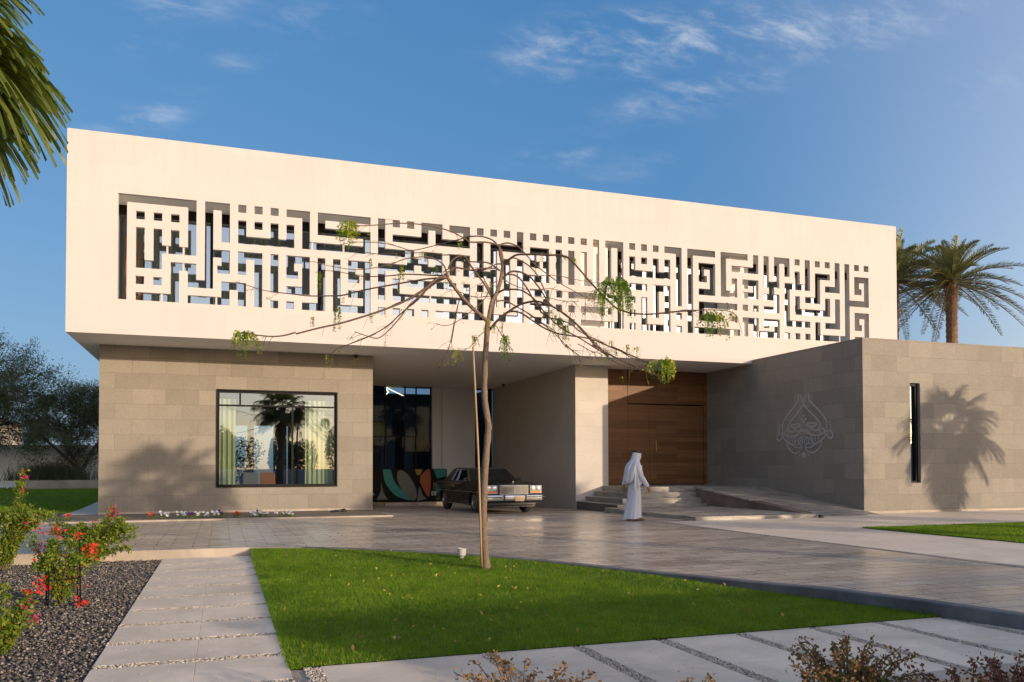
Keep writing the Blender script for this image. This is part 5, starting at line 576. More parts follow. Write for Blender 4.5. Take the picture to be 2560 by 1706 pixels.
# ------------------------------------------------------------------ young tree on the lawn
tr = thing('young_tree', 'slender young tree with arching bare branches and few green leaves on the front lawn', 'tree', (7.45, -13.2, -.1))
lg, ly_ = [], []
for i, (pts, r0, r1) in enumerate(DATA['B']):
    P = catmull(pts, 4); n = len(P)
    rr = [r0 + (r1 - r0) * (k / (n - 1)) ** .8 for k in range(n)]
    if i == 0: rr = [r * (1.25 if k < 2 else 1) * (1 + .06 * math.sin(k * 1.7) + .05 * math.sin(k * 4.1)) for k, r in enumerate(rr)]
    b = MB(); b.tube(P, rr, 12 if i == 0 else 6)
    if i and r0 <= .028:
        for _ in range(5):
            k = rnd.randrange(n // 4, n - 1); p = P[k]; d_ = unit(P[k + 1] - p) * .6 + np.array([rnd.uniform(-.7, .7), rnd.uniform(-.7, .7), rnd.uniform(-.75, .35)]); d_ = d_ / np.linalg.norm(d_); ln = rnd.uniform(.06, .30); q_ = p + d_ * ln * .5 + np.array([rnd.uniform(-.02, .02), rnd.uniform(-.02, .02), 0]); e_ = q_ + d_ * ln * .5 + np.array([0, 0, -.03])
            b.tube([p, q_, e_], [.0038, .0028, .0016], 4)
            if rnd.random() < .45:
                m_ = rnd.randrange(3, 9); V, F = leaf_quads(e_ + rng.normal(size=(m_, 3)) * .018, .030, .5); (ly_ if rnd.random() < .5 else lg).append(V)
    b.build('trunk' if i == 0 else 'branch', M_bark if (i == 0 or r0 > .028) else M_twig, tr, smooth=True)
for (p, w, h, n, tone) in DATA['L']:
    p = np.array(p); nleaf = 0
    for k in range(n):
        # a drooping pinna: short rachis outwards, then leaflets on both sides
        a = rnd.uniform(0, 2 * math.pi); rad = w * .5 * rnd.uniform(.1, 1.0); ln = max(.12, h * rnd.uniform(.55, 1.0))
        st0 = p + np.array([math.cos(a) * rad * .35, math.sin(a) * rad * .35, rnd.uniform(-.04, .02)]); mid = p + np.array([math.cos(a) * rad, math.sin(a) * rad, -ln * .12]); end = p + np.array([math.cos(a) * rad * 1.12, math.sin(a) * rad * 1.12, -ln])
        m_ = max(8, int(ln / .0125)); t = np.linspace(.05, 1, m_)[:, None]; Q = (1 - t) ** 2 * st0 + 2 * t * (1 - t) * mid + t * t * end
        tang = unit(np.gradient(Q, axis=0)); side = unit(np.cross(tang, np.array([math.cos(a + 1.2), math.sin(a + 1.2), .25])))
        for sg in (-1, 1):
            V, F = leaf_quads(Q, .038 if h > .2 else .032, .42, dirs=side * sg + tang * .45 + rng.normal(size=Q.shape) * .10)
            (ly_ if rnd.random() < tone else lg).append(V)
for nm, arr, mt in (('green_leaves', lg, M_leaf_d), ('yellowing_leaves', ly_, M_leaf_y)):
    V = np.concatenate(arr); npmesh(nm, V, np.arange(len(V)).reshape(-1, 4), mt, tr)
b = MB(); b.tube(catmull(DATA['stake'], 5), [.014] * 4 + [.016] * 7, 8)
for z, q_ in ((.3, 0), (.55, 1), (.8, 0)): pass
tag(b.build('support_stake', M_bamboo, smooth=True), 'thin bamboo cane propped against the young tree', 'stake')
_lz = float(lawnz(7.37, -12.34)) - .01
sp = thing('garden_spotlight', 'small pale garden spotlight standing in the grass near the young tree', 'spotlight', (7.37, -12.34, _lz)); b = MB(); b.lathe([(.03, -.08), (.035, .02), (.062, .05), (.07, .15), (.064, .153), (.055, .12)], (7.37, -12.34, _lz), 14); b.build('housing', M_lampstone, sp, smooth=False); b = MB(); b.lathe([(.054, .115), (.008, .12)], (7.37, -12.34, _lz), 14); b.build('lens', M_lamp, sp)
# ------------------------------------------------------------------ palms
def fan_frond(o, dirv, Lp, R, sag=.25, nseg=44, span=215):
    """petiole from o along dirv with a pleated fan at its end; returns (petiole pts, V, F)"""
    dirv = np.array(dirv, float); dirv /= np.linalg.norm(dirv); t = np.linspace(0, 1, 6)[:, None]; pet = o + dirv * Lp * t + np.array([0, 0, -1]) * sag * Lp * t ** 2
    hub = pet[-1]; ax = unit(pet[-1] - pet[-2]); s = np.cross(ax, [0, 0, 1.]); s = s / (np.linalg.norm(s) + 1e-6) if np.linalg.norm(s) > .05 else np.array([1., 0, 0]); up = np.cross(s, ax)
    roll = rnd.uniform(-.5, .5); s, up = s * math.cos(roll) + up * math.sin(roll), up * math.cos(roll) - s * math.sin(roll)
    V = []; F = []
    for k in range(nseg):
        th = R_(span) * ((k + .5) / nseg - .5); d = ax * math.cos(th) + s * math.sin(th); side = -ax * math.sin(th) + s * math.cos(th); ln = R * (1 - .22 * abs(th) / 1.75) * rnd.uniform(.9, 1.06); fold = up * ((k % 2) - .5) * .05 * R; jr = rnd.uniform(.6, 1.3)
        dt = R_(span) / nseg * .55; fr = [.04, .3, .58, .80, .93, 1.0]; wd = [.04, .34 * dt, .58 * dt, .42 * dt, .20 * dt, .012 * dt]; n0 = len(V)
        for f_, w_ in zip(fr, wd):
            c_ = hub + d * ln * f_ + up * (.18 * R * f_ * (1 - f_)) + np.array([0, 0, -1]) * R * (.62 * max(0, f_ - .5) ** 2 + .08 * f_ * f_) * jr
            ww = (w_ * ln if w_ != .04 else .01); V.append(c_ - side * ww + fold * f_ * .5); V.append(c_ + side * ww - fold * f_ * .5)
        for j in range(len(fr) - 1): F.append((n0 + 2 * j, n0 + 2 * j + 1, n0 + 2 * j + 3, n0 + 2 * j + 2))
    return pet, V, F
def fan_palm(label, base, height, R, nf, lp, group=None, dead=10, tr_r=.17, lean=(0, 0), skirt=1.2, extra=(), els=(-35, 75)):
    base = np.array(base, float); t = thing('fan_palm', label, 'palm tree', tuple(base), group); top = base + np.array([lean[0], lean[1], height])
    b = MB(); P = [base + (top - base) * k / 10 + np.array([lean[0], lean[1], 0]) * .15 * math.sin(math.pi * k / 10) for k in range(11)]; b.tube(P, [tr_r * (1.35 - .45 * k / 10 + .05 * (k % 2)) for k in range(11)], 12); b.build('trunk', M_ptrunk, t, smooth=True)
    V = []; F = []; pm = MB(); ga = 2.399963; lst = []
    for k in range(nf):
        el = els[1] - (els[1] - els[0]) * (k / nf) ** .9; a = ga * k + rnd.uniform(-.25, .25); lst.append((math.cos(a) * math.cos(R_(el)), math.sin(a) * math.cos(R_(el)), math.sin(R_(el))))
    lst += list(extra)
    for d_ in lst:
        pet, v, f = fan_frond(top, d_, lp * rnd.uniform(.85, 1.15), R * rnd.uniform(.88, 1.1)); n0 = len(V); V += v; F += [tuple(n0 + i for i in q_) for q_ in f]; pm.tube(pet, [.028, .022, .018, .015, .013, .012], 5)
    npmesh('crown', V, F, M_fan, t); pm.build('leaf_stalk', M_fan, t)
    if dead:
        V = []; F = []
        for k in range(dead):
            a = ga * k; el = rnd.uniform(-80, -52); d_ = (math.cos(a) * math.cos(R_(el)), math.sin(a) * math.cos(R_(el)), math.sin(R_(el))); pet, v, f = fan_frond(top - np.array([0, 0, .15 + skirt * .5 * rnd.random()]), d_, lp * .45, R * .8, .3, 22, 150); n0 = len(V); V += v; F += [tuple(n0 + i for i in q_) for q_ in f]
        npmesh('dead_fronds', V, F, M_fan_dead, t)
    return t
fan_palm('tall fan palm at the left edge of the gravel bed with orange dead fronds', (.33, -14.8, G), 6.2, 1.15, 36, .95, dead=16, tr_r=.2, skirt=2.0, extra=[(.95, .25, 0), (.95, -.1, -.1), (.93, -.1, -.25), (.9, .25, -.55), (.85, -.35, .15), (.8, -.1, .6), (.8, .3, .1)])
def date_palm(label, base, height, Lf, nf, group=None, tr_r=.27):
    base = np.array(base, float); t = thing('date_palm', label, 'palm tree', tuple(base), group); top = base + np.array([0, 0, height]); b = MB()
    K = int(height / .14)
    b.tube([base + np.array([0, 0, height * k / K]) for k in range(K + 1)], [tr_r * (1 + .10 * (k % 2) + (.25 * max(0, k / K - .88) / .12)) for k in range(K + 1)], 14); b.build('trunk', M_ptrunk, t)
    Vg, Vo, pm = [], [], MB(); ga = 2.399963
    for k in range(nf):
        q_ = k / nf; el = 82 - 108 * q_ ** .85 + rnd.uniform(-7, 7); a = ga * k + rnd.uniform(-.2, .2); d_ = np.array([math.cos(a) * math.cos(R_(el)), math.sin(a) * math.cos(R_(el)), math.sin(R_(el))]); ln = Lf * rnd.uniform(.85, 1.1) * (.8 + .3 * min(1, q_ * 2))
        tt = np.linspace(0, 1, 13)[:, None]; sag = .16 + .20 * math.cos(R_(el)); C = top + d_ * ln * tt + np.array([0, 0, -1]) * sag * ln * tt ** 2.2
        pm.tube(C, [.035 * (1 - .85 * j / 12) + .004 for j in range(13)], 5)
        m_ = 64; u_ = np.linspace(.13, 1, m_); Ci = np.stack([np.interp(u_, tt[:, 0], C[:, j]) for j in range(3)], 1); T = unit(np.gradient(Ci, axis=0)); S = unit(np.cross(T, np.array([0, 0, 1.]) + 1e-3)); U = np.cross(S, T)
        for sg in (-1, 1):
            ll = (.42 * np.sin(np.pi * np.clip(u_ * .86 + .12, 0, 1)) ** .7 + .06)[:, None] * rng.uniform(.85, 1.1, (m_, 1)) * Lf / 3.2; dr = unit(S * sg * .75 + T * .72 + U * rng.uniform(.2, .75, (m_, 1)) + rng.normal(size=(m_, 3)) * .07); w_ = .021 * Lf / 3.2
            n_ = unit(np.cross(dr, U)); V = np.stack([Ci - n_ * w_ * .4, Ci + dr * ll * .45 + n_ * w_, Ci + dr * ll + np.array([0, 0, -.06]) * ll, Ci + dr * ll * .45 - n_ * w_], 1).reshape(-1, 3); (Vo if (q_ > .86) else Vg).append(V)
    pm.build('leaf_stalk', M_date_old, t); V = np.concatenate(Vg); npmesh('crown', V, np.arange(len(V)).reshape(-1, 4), M_datep, t); V = np.concatenate(Vo); npmesh('old_fronds', V, np.arange(len(V)).reshape(-1, 4), M_date_old, t); return t
date_palm('full date palm standing behind the granite wing wall', (36.2, 5.2, 0), 10.0, 3.05, 60, tr_r=.24)
date_palm('date palm half hidden behind the corner of the white upper storey', (36.3, 8.9, 0), 10.9, 3.6, 60)
# ------------------------------------------------------------------ dark trees at the left
def wild_tree(name, label, base, height, spread, seed, mat=M_leaf_dark, trunk_r=.22, nl=5, leafsize=.16, leafn=11, droop=.25, low=.16, group=None):
    r = random.Random(seed); t = thing(name, label, 'tree', base, group); b0 = MB(); b1 = MB(); pts = []
    def grow(p, d, ln, rad, lev):
        segs = 5; P = [p]; dd_ = d.copy()
        for k in range(segs):
            dd_ = (dd_ + Vector((r.uniform(-.3, .3), r.uniform(-.3, .3), r.uniform(-.12, .2) - (droop * .3 if lev >= 4 else 0)))).normalized(); P.append(P[-1] + dd_ * ln / segs)
        (b0 if lev < 2 else b1).tube(P, [rad * (1 - .45 * k / segs) for k in range(segs + 1)], 8 if lev < 2 else 4, cap=False)
        if lev >= 3:
            for q_ in P[1:]: pts.append(q_)
        if lev >= nl: return
        for k in range(3 if lev < 3 else 3):
            a = r.uniform(0, 6.28); sp_ = r.uniform(.5, 1.05); o = dd_.orthogonal().normalized(); o.rotate(Matrix.Rotation(a, 3, dd_)); nd = (dd_ * math.cos(sp_) + o * math.sin(sp_) * Vector((spread, spread, 1)).length / 1.73); nd = Vector((nd.x * spread, nd.y * spread, nd.z)).normalized(); grow(P[r.choice((2, 3, 4, 5, 5))], nd, ln * r.uniform(.62, .82), rad * .55, lev + 1)
    for k in range(3):
        a = k * 2.1 + r.uniform(-.4, .4); grow(Vector(base) + Vector((0, 0, height * low)), Vector((math.cos(a) * .55, math.sin(a) * .55, 1)).normalized(), height * .30, trunk_r * .7, 1)
    b0.tube([Vector(base), Vector(base) + Vector((.05, 0, height * low * .6)), Vector(base) + Vector((0, 0, height * low * 1.25))], [trunk_r * 1.2, trunk_r, trunk_r * .8], 9)
    b0.build('trunk', M_gtrunk, t, smooth=True); b1.build('twigs', M_gtrunk, t); P = np.array([tuple(p_) for p_ in pts]); P = np.repeat(P, leafn, 0) + rng.normal(size=(len(P) * leafn, 3)) * .17; V, F = leaf_quads(P, leafsize, .28, -.25); npmesh('crown', V, F, mat, t); return t
wild_tree('acacia_tree', 'dark spreading acacia at the far left before the red roofed villa', (-8.3, 20.2, .35), 10.0, 1.0, 5, droop=.35, low=.11, leafn=9, leafsize=.13, nl=6, trunk_r=.20)
wild_tree('acacia_tree', 'dark acacia close beside the corner of the granite wall', (-2.9, 22.5, .35), 7.6, .95, 12, droop=.35, low=.11, leafn=10, leafsize=.12, nl=6, trunk_r=.16)
t = thing('grass_clump', 'tall ornamental grass clump growing in the long stone planter', 'grass', (-4.0, 21.8, .8))
P = np.stack([rng.normal(-4.0, .75, 3200), rng.normal(21.8, .3, 3200), np.full(3200, .78)], 1); V, F = blades(P, .85, .03, .35); npmesh('blades', V, F, M_leaf_dark, t)
P = np.stack([rng.normal(-4.0, .8, 500), rng.normal(21.8, .35, 500), rng.uniform(1.3, 1.85, 500)], 1); V, F = leaf_quads(P, .16, .25, .6); npmesh('seed_heads', V, F, M_ptrunk, t)
# ------------------------------------------------------------------ shrubs
def shrub(name, label, base, arcs, leafn, leafsize, mat, flowers, group=None, stemr=.009, cat='shrub', lw=.03, aspect=.55):
    """arcs: list of stem polylines (relative); flowers: list of (arc index, from, n, material)"""
    t = thing(name, label, cat, base, group); B_ = np.array(base, float); sm = MB(); LP_ = []
    for i, a in enumerate(arcs):
        P = np.array(catmull([np.array(q_) + B_ for q_ in a], 5)); sm.tube(P, [stemr * (1 - .75 * k / len(P)) + .001 for k in range(len(P))], 5)
        k = rng.integers(max(1, len(P) // 7), len(P), leafn); LP_.append(P[k] + rng.normal(size=(leafn, 3)) * lw)
    sm.build('stems', M_twig, t); P = np.concatenate(LP_); V, F = leaf_quads(P, leafsize, aspect, .25); npmesh('foliage', V, F, mat, t)
    for c_, rad, n_, mt in flowers: V, F = leaf_quads(B_ + np.array(c_) + rng.normal(size=(int(n_ * 1.5), 3)) * rad * 1.1, .034, .75, .2); npmesh('flower_cluster', V, F, mt, t)
    return t
def arcs_up(n, h, spread, lean=(0, 0), curl=.3):
    out = []
    for k in range(n):
        a = k * 2.4 + rnd.uniform(-.4, .4); r = spread * rnd.uniform(.35, 1); hh = h * rnd.uniform(.6, 1.0); out.append([(0, 0, 0), (.35 * r * math.cos(a), .35 * r * math.sin(a), hh * .45), (.8 * r * math.cos(a) + lean[0] * .6, .8 * r * math.sin(a) + lean[1] * .6, hh * .85), (r * math.cos(a) * 1.15 + lean[0], r * math.sin(a) * 1.15 + lean[1], hh * (1 - curl * .3))])
    return out
a1 = arcs_up(20, 1.0, .62) + [[(0, 0, 0), (.05, 0, .6), (.16, .05, 1.0), (.22, .05, 1.44)], [(0, 0, 0), (.06, .02, .6), (.15, .06, 1.0), (.2, .06, 1.3)]]
shrub('bougainvillea', 'tall bougainvillea with one upright flower spike at the left edge', (.95, -10.7, G), a1, 360, .05, M_boug, [((.22, .05, 1.36), .03, 34, M_fl_mag), ((.2, .05, 1.16), .03, 12, M_fl_mag), ((.35, -.3, .75), .04, 18, M_fl_mag), ((.5, -.2, .55), .05, 12, M_fl_mag)])
a2 = arcs_up(16, .66, .5) + [[(0, 0, 0), (.1, .05, .3), (.22, .1, .62), (.3, .1, .82)], [(0, 0, 0), (.15, 0, .25), (.4, .05, .45), (.62, .1, .52)], [(0, 0, 0), (.15, 0, .2), (.38, 0, .36), (.6, 0, .40)], [(0, 0, 0), (.12, 0, .12), (.35, 0, .2), (.52, 0, .22)], [(0, 0, 0), (.1, .05, .3), (.3, .1, .55), (.42, .1, .66)]]
shrub('bougainvillea', 'bougainvillea with magenta tips leaning towards the driveway kerb', (2.0, -10.1, G), a2, 340, .05, M_boug, [((.30, .1, .80), .045, 60, M_fl_mag), ((.05, 0, .60), .04, 26, M_fl_mag), ((-.2, 0, .5), .04, 20, M_fl_mag), ((.42, .1, .62), .02, 6, M_fl_mag)])
a3 = arcs_up(15, .78, .34) + [[(0, 0, 0), (-.1, 0, .3), (-.25, .05, .6), (-.3, .05, .72)]]
shrub('bougainvillea', 'bougainvillea with bright red flowers climbing through the metal obelisk', (2.3, -14.45, G), a3, 200, .045, M_boug, [((-.05, 0, .78), .035, 26, M_fl_red), ((.16, -.05, .72), .03, 20, M_fl_red), ((.28, 0, .62), .03, 22, M_fl_red), ((.3, -.05, .55), .03, 18, M_fl_red), ((-.2, 0, .62), .035, 20, M_fl_red), ((-.16, -.1, .22), .04, 40, M_fl_red), ((-.3, -.1, .18), .025, 16, M_fl_red), ((.2, -.1, .03), .03, 30, M_fl_red), ((0, 0, .4), .10, 26, M_fl_red), ((.1, 0, .25), .08, 14, M_fl_red)])
shrub('bougainvillea', 'low bougainvillea with magenta flowers in the gravel at the lower left', (2.25, -16.85, G), arcs_up(11, .36, .22) + [[(0, 0, 0), (.02, 0, .25), (.03, .0, .42), (.02, .02, .53)], [(0, 0, 0), (.1, 0, .2), (.17, 0, .33), (.2, 0, .42)]], 170, .042, M_boug, [((.2, 0, .38), .02, 12, M_fl_mag), ((.24, 0, .27), .025, 16, M_fl_mag), ((-.18, 0, .33), .015, 10, M_fl_mag), ((-.02, -.05, .18), .03, 20, M_fl_mag)])
m = MB(); m.box(4.8, 12.5, -26, -20.12, G - .2, G - .01); struct(m.build('planting_bed', M_soil), 'planting bed along the near edge of the path', 'planting bed')
m = MB(); m.box(7.9, 12.4, -20.2, -20.0, G - .2, G + .05); struct(m.build('kerb', M_kerb, bevel=.006), 'low beige kerb edging the near planting bed', 'kerb')
def barberry(base, h, sp_, n, mat, label, ln=34): return shrub('barberry_bush', label, base, arcs_up(n, h, sp_, curl=.1), ln, .026, mat, [], stemr=.004, lw=.012, aspect=.6)
barberry((5.35, -20.55, G - .01), .50, .34, 46, M_barb, 'small russet barberry at the bottom edge left of the path bushes', 52)
barberry((7.05, -20.95, G - .01), .55, .30, 70, M_barb, 'large russet barberry bush with a green heart at the bottom right', 60)
barberry((7.1, -20.98, G - .01), .42, .20, 60, M_barb_g, 'green inner shoots of the large barberry bush', 80)
barberry((7.85, -21.0, G - .01), .37, .28, 26, M_barb_r, 'dark red barberry in front of the beige bed kerb', 50)
barberry((8.35, -20.8, G - .01), .34, .2, 18, M_barb_r, 'dark red barberry at the right corner by the bed kerb', 50)
barberry((6.32, -20.62, G - .01), .40, .14, 8, M_barb, 'single thin russet barberry shoot between the two bushes', 40)
barberry((6.65, -20.8, G - .01), .36, .12, 6, M_barb, 'short russet barberry shoots just left of the large bush', 40)
# ------------------------------------------------------------------ flower strip
def petunia(x, y, r, n, mat, label, group):
    t = thing('petunia', label, 'flower', (x, y, .02), group); c_ = np.array([x, y, .06]); P = c_ + rng.normal(size=(60, 3)) * np.array([r * .6, r * .4, .035]); V, F = leaf_quads(P, .05, .6, .4); npmesh('foliage', V, F, M_boug, t)
    vs, fs = [], []
    for k in range(n):
        p_ = c_ + np.array([rnd.gauss(0, r * .55), rnd.gauss(0, r * .35), rnd.uniform(.02, .15)]); d_ = Vector((rnd.gauss(0, .5), rnd.gauss(-.6, .4), .7)).normalized(); o = d_.orthogonal().normalized(); q_ = d_.cross(o); n0 = len(vs); vs.append(tuple(Vector(p_) - d_ * .012)); R0 = rnd.uniform(.032, .05)
        for j in range(8): a_ = j * math.pi / 4; rr = R0 * (1 if j % 2 else .82); vs.append(tuple(Vector(p_) + (o * math.cos(a_) + q_ * math.sin(a_)) * rr))
        fs += [(n0, n0 + 1 + j, n0 + 1 + (j + 1) % 8) for j in range(8)]
    npmesh('blossoms', np.array(vs), np.array(fs), mat, t); return t
for x, y, r, n in ((-2.2, -.3, .22, 16), (-1.75, -.2, .2, 16), (-1.3, -.45, .22, 18), (-.85, -.3, .2, 14), (-.45, -.6, .2, 16), (2.55, -.75, .18, 13), (2.95, -.6, .16, 11), (3.4, -.75, .2, 18), (3.75, -.85, .18, 14), (4.75, -.85, .15, 12), (5.0, -.95, .14, 9), (5.45, -.9, .14, 12), (5.7, -.95, .12, 8)):
    petunia(x, y, r, n, M_fl_white, 'clump of white petunias in the strip before the granite wall', 'white petunias')
for x, y in ((-.05, -.5), (1.3, -.55), (3.15, -.95), (3.9, -.6), (4.98, -.6)): petunia(x, y, .1, 6, M_fl_purple, 'dark purple petunias between the white clumps', 'purple petunias')
for x, y in ((.2, -.75), (2.2, -.85), (4.3, -.9), (-1.0, -.75)): petunia(x, y, .08, 5, M_fl_red, 'small red petunias low in the flower strip', 'red petunias')
t = thing('drip_fitting', 'small black irrigation fitting at the foot of the granite wall', 'irrigation fitting', (7.3, .9, .02)); b = MB(); b.tube([(7.05, 1.0, .04), (7.25, .9, .06), (7.42, .9, .09), (7.5, .88, .05)], .035, 7); b.build('pipe', M_plastic, t); b = MB(); b.lathe([(.05, 0), (.06, .08), (.03, .11)], (7.42, .88, .02), 10); b.build('valve', M_plastic, t)
# trellis
t = thing('plant_support', 'dark metal obelisk trellis holding the red bougainvillea', 'trellis', (2.32, -14.45, G))
tp = [(2.13, -14.33), (2.43, -14.28), (2.5, -14.55), (2.2, -14.62)]
for x, y in tp: b = MB(); b.tube([(x, y, G - .05), (x + (2.32 - x) * .1, y + (-14.45 - y) * .1, G + .72)], .0085, 6); b.build('rod', M_rust if False else M_black, t)
for z in (.3, .68): b = MB(); q_ = [(x + (2.32 - x) * .1 * z / .72, y + (-14.45 - y) * .1 * z / .72, G + z) for x, y in tp]; b.tube(q_ + [q_[0]], .006, 5); b.build('ring', M_black, t)
# ------------------------------------------------------------------ person
def person(loc, rz):
    t = thing('person', 'person in a long white robe and white headscarf with black cord walking across the driveway', 'person', loc)
    J = {}; E_ = []; R0 = {}
    def j(n_, p, r): J[n_] = len(J); R0[n_] = (p, r)
    j('pelvis', (-.02, 0, .95), .13); j('belly', (-.01, 0, 1.12), .125); j('chest', (0, 0, 1.32), .14); j('neck0', (.02, 0, 1.47), .06); j('neck1', (.045, 0, 1.55), .052)
    for s, n_ in ((-1, 'R'), (1, 'L')):
        j('sh' + n_, (0, s * .17, 1.40), .06)
        if n_ == 'R': j('elR', (.06, -.25, 1.12), .042); j('wrR', (.23, -.235, .88), .028); j('paR', (.275, -.225, .82), .030)
        else: j('elL', (-.13, .25, 1.14), .042); j('wrL', (-.20, .24, .90), .028); j('paL', (-.215, .235, .83), .030)
        j('hip' + n_, (-.01, s * .09, .88), .095); j('kn' + n_, ((.10 if n_ == 'L' else -.06), s * .09, .48), .06); j('an' + n_, ((.10 if n_ == 'L' else -.20), s * .09, .10 if n_ == 'L' else .13), .038); j('toe' + n_, ((.25 if n_ == 'L' else -.07), s * .1, .035), .03)
    C = [('pelvis', 'belly'), ('belly', 'chest'), ('chest', 'neck0'), ('neck0', 'neck1')]
    for n_ in 'RL':
        C += [('chest', 'sh' + n_), ('sh' + n_, 'el' + n_), ('el' + n_, 'wr' + n_), ('wr' + n_, 'pa' + n_), ('pelvis', 'hip' + n_), ('hip' + n_, 'kn' + n_), ('kn' + n_, 'an' + n_), ('an' + n_, 'toe' + n_)]
        px_, py_, pz_ = R0['pa' + n_][0]
        for f in range(4):
            o = (f - 1.5) * .019; L_ = (.075, .085, .08, .062)[f]; fx = px_ + o; fa = f'{n_}f{f}'
            j(fa + 'a', (fx + .005, py_, pz_ - .035), .0095); j(fa + 'b', (fx + .012, py_ + .008, pz_ - .035 - L_ * .5), .0085); j(fa + 'c', (fx + .010, py_ + .022, pz_ - .03 - L_ * .9), .007); C += [('pa' + n_, fa + 'a'), (fa + 'a', fa + 'b'), (fa + 'b', fa + 'c')]
        j(n_ + 'ta', (px_ + .035, py_ + .012, pz_ + .0), .011); j(n_ + 'tb', (px_ + .05, py_ + .025, pz_ - .035), .009); C += [('pa' + n_, n_ + 'ta'), (n_ + 'ta', n_ + 'tb')]
    me = bpy.data.meshes.new('skeleton'); names = list(J); me.from_pydata([R0[n_][0] for n_ in names], [(J[a], J[b_]) for a, b_ in C], []); ob = bpy.data.objects.new('skeleton', me); COL.objects.link(ob)
    md = ob.modifiers.new('skin', 'SKIN'); md.use_smooth_shade = True
    for i, n_ in enumerate(names): r = R0[n_][1]; me.skin_vertices[0].data[i].radius = (r, r); me.skin_vertices[0].data[i].use_root = (n_ == 'pelvis')
    sb = ob.modifiers.new('sub', 'SUBSURF'); sb.levels = 1; sb.render_levels = 1
    dg = bpy.context.evaluated_depsgraph_get(); ev = bpy.data.meshes.new_from_object(ob.evaluated_get(dg)); bpy.data.objects.remove(ob)
    bm = bmesh.new(); bm.from_mesh(ev)
    hd = bmesh.new(); bmesh.ops.create_uvsphere(hd, u_segments=28, v_segments=20, radius=1)
    hc = Vector((.075, 0, 1.645))
    for v_ in hd.verts:
        x, y, z = v_.co
        X = x * .098; Y = y * .075 * (1 - .22 * max(0, -z)); Z = z * .118
        if x > .2: X -= .012 * max(0, -z) * 0
        if z < -.3 and x > 0: X += .012 * x
        a = abs(y)
        if x > .6:
            nose = math.exp(-(y / .16) ** 2) * math.exp(-((z + .12) / .2) ** 2); X += .026 * nose
            X += .007 * math.exp(-(y / .5) ** 2) * math.exp(-((z - .16) / .09) ** 2)                     # brow
            X -= .012 * (math.exp(-((a - .36) / .15) ** 2)) * math.exp(-((z - .03) / .1) ** 2)          # eye sockets
            X += .007 * math.exp(-(y / .25) ** 2) * (math.exp(-((z + .46) / .07) ** 2) + math.exp(-((z + .60) / .07) ** 2)); X += .010 * math.exp(-(y / .3) ** 2) * math.exp(-((z + .82) / .12) ** 2)
        if a > .85 and abs(x + .1) < .3 and abs(z + .05) < .3: Y *= 1.14
        v_.co = Vector((X, Y, Z))
    hm = bpy.data.meshes.new('h'); bmesh.ops.rotate(hd, verts=hd.verts, cent=(0, 0, 0), matrix=Matrix.Rotation(R_(16), 3, 'Y')); bmesh.ops.translate(hd, verts=hd.verts, vec=hc); hd.to_mesh(hm); bm.from_mesh(hm)
    bm.to_mesh(ev); ev.materials.clear(); ev.materials.append(M_skin); ev.polygons.foreach_set('use_smooth', [True] * len(ev.polygons)); body = bpy.data.objects.new('body', ev); COL.objects.link(body); body.parent = t
    def loc_(m, name, mat, par=body, **k): o = m.build(name, mat, par, local=True, **k); return o
    # robe
    m = MB(); rings = []; n = 56
    for z, rx, ry, cx in ((1.52, .07, .08, .03), (1.49, .085, .12, .02), (1.44, .115, .19, .005), (1.39, .13, .215, 0), (1.28, .14, .21, -.005), (1.12, .14, .20, -.01), (.98, .15, .20, -.015), (.82, .155, .20, -.02), (.62, .165, .205, -.025), (.42, .185, .21, -.045), (.24, .21, .22, -.065), (.10, .235, .23, -.085), (.055, .24, .232, -.09)):
        g_ = max(0, (1.15 - z)) / 1.1; rg = []
        for k in range(n):
            a = 2 * math.pi * k / n; f = 1 + g_ * (.06 * math.sin(6 * a + 2 * z) + .075 * abs(math.sin(5.5 * a + 1.3 + 1.5 * z)) - .05 + .045 * math.sin(17 * a + z)) + .022 * math.sin(8 * a + 11 * z) * math.sin(5 * z + 2 * a)
            x = cx + rx * f * math.cos(a); x = min(x, .165 + .008 * math.sin(15 * z)); rg.append((x, ry * f * math.sin(a), z + (.05 * g_ * g_ * max(0, math.cos(a)) if z < .2 else 0)))
        rings.append(rg)
    m.loft(rings, cap=False); loc_(m, 'robe', M_robe, smooth=True)
    for n_, s in (('R', -1), ('L', 1)):
        m = MB(); a, b_, c_ = (np.array(R0[q_ + n_][0]) for q_ in ('sh', 'el', 'wr')); P = [a + np.array([0, -s * .03, .035]), a + np.array([0, s * .02, -.04]), a + (b_ - a) * .55, b_, b_ + (c_ - b_) * .5, c_ + (c_ - b_) * .0]; m.tube(P, [.075, .085, .075, .068, .062, .060], 14, cap=False); loc_(m, 'sleeve', M_robe, smooth=True)
    # headscarf: cap over the skull, falling over shoulders and back, open at the face
    m = MB(); rings = []; n = 40
    for i, (z, rx, ry, cx, op_) in enumerate(((1.772, .02, .02, .05, 0), (1.765, .06, .055, .052, 0), (1.745, .092, .08, .056, 0), (1.71, .112, .093, .058, .1), (1.675, .12, .098, .055, .55), (1.63, .125, .102, .045, .75), (1.57, .125, .115, .03, .8), (1.51, .13, .15, .0, .85), (1.44, .16, .225, -.03, .8), (1.36, .185, .245, -.05, .9), (1.26, .195, .24, -.06, 1.0), (1.14, .20, .225, -.065, 1.15), (1.04, .195, .20, -.07, 1.35), (.97, .185, .16, -.075, 1.6))):
        rg = []
        for k in range(n):
            a0 = op_ + (2 * math.pi - 2 * op_) * k / (n - 1); f = 1 + (.075 if i > 6 else .018) * math.sin(8 * a0 + i * .5) + (.045 if i > 6 else .01) * math.sin(17 * a0 + i * .2); rg.append((cx + rx * f * math.cos(a0), ry * f * math.sin(a0), z - (.05 * abs(math.sin(a0 * 1.5)) if i == 13 else 0)))
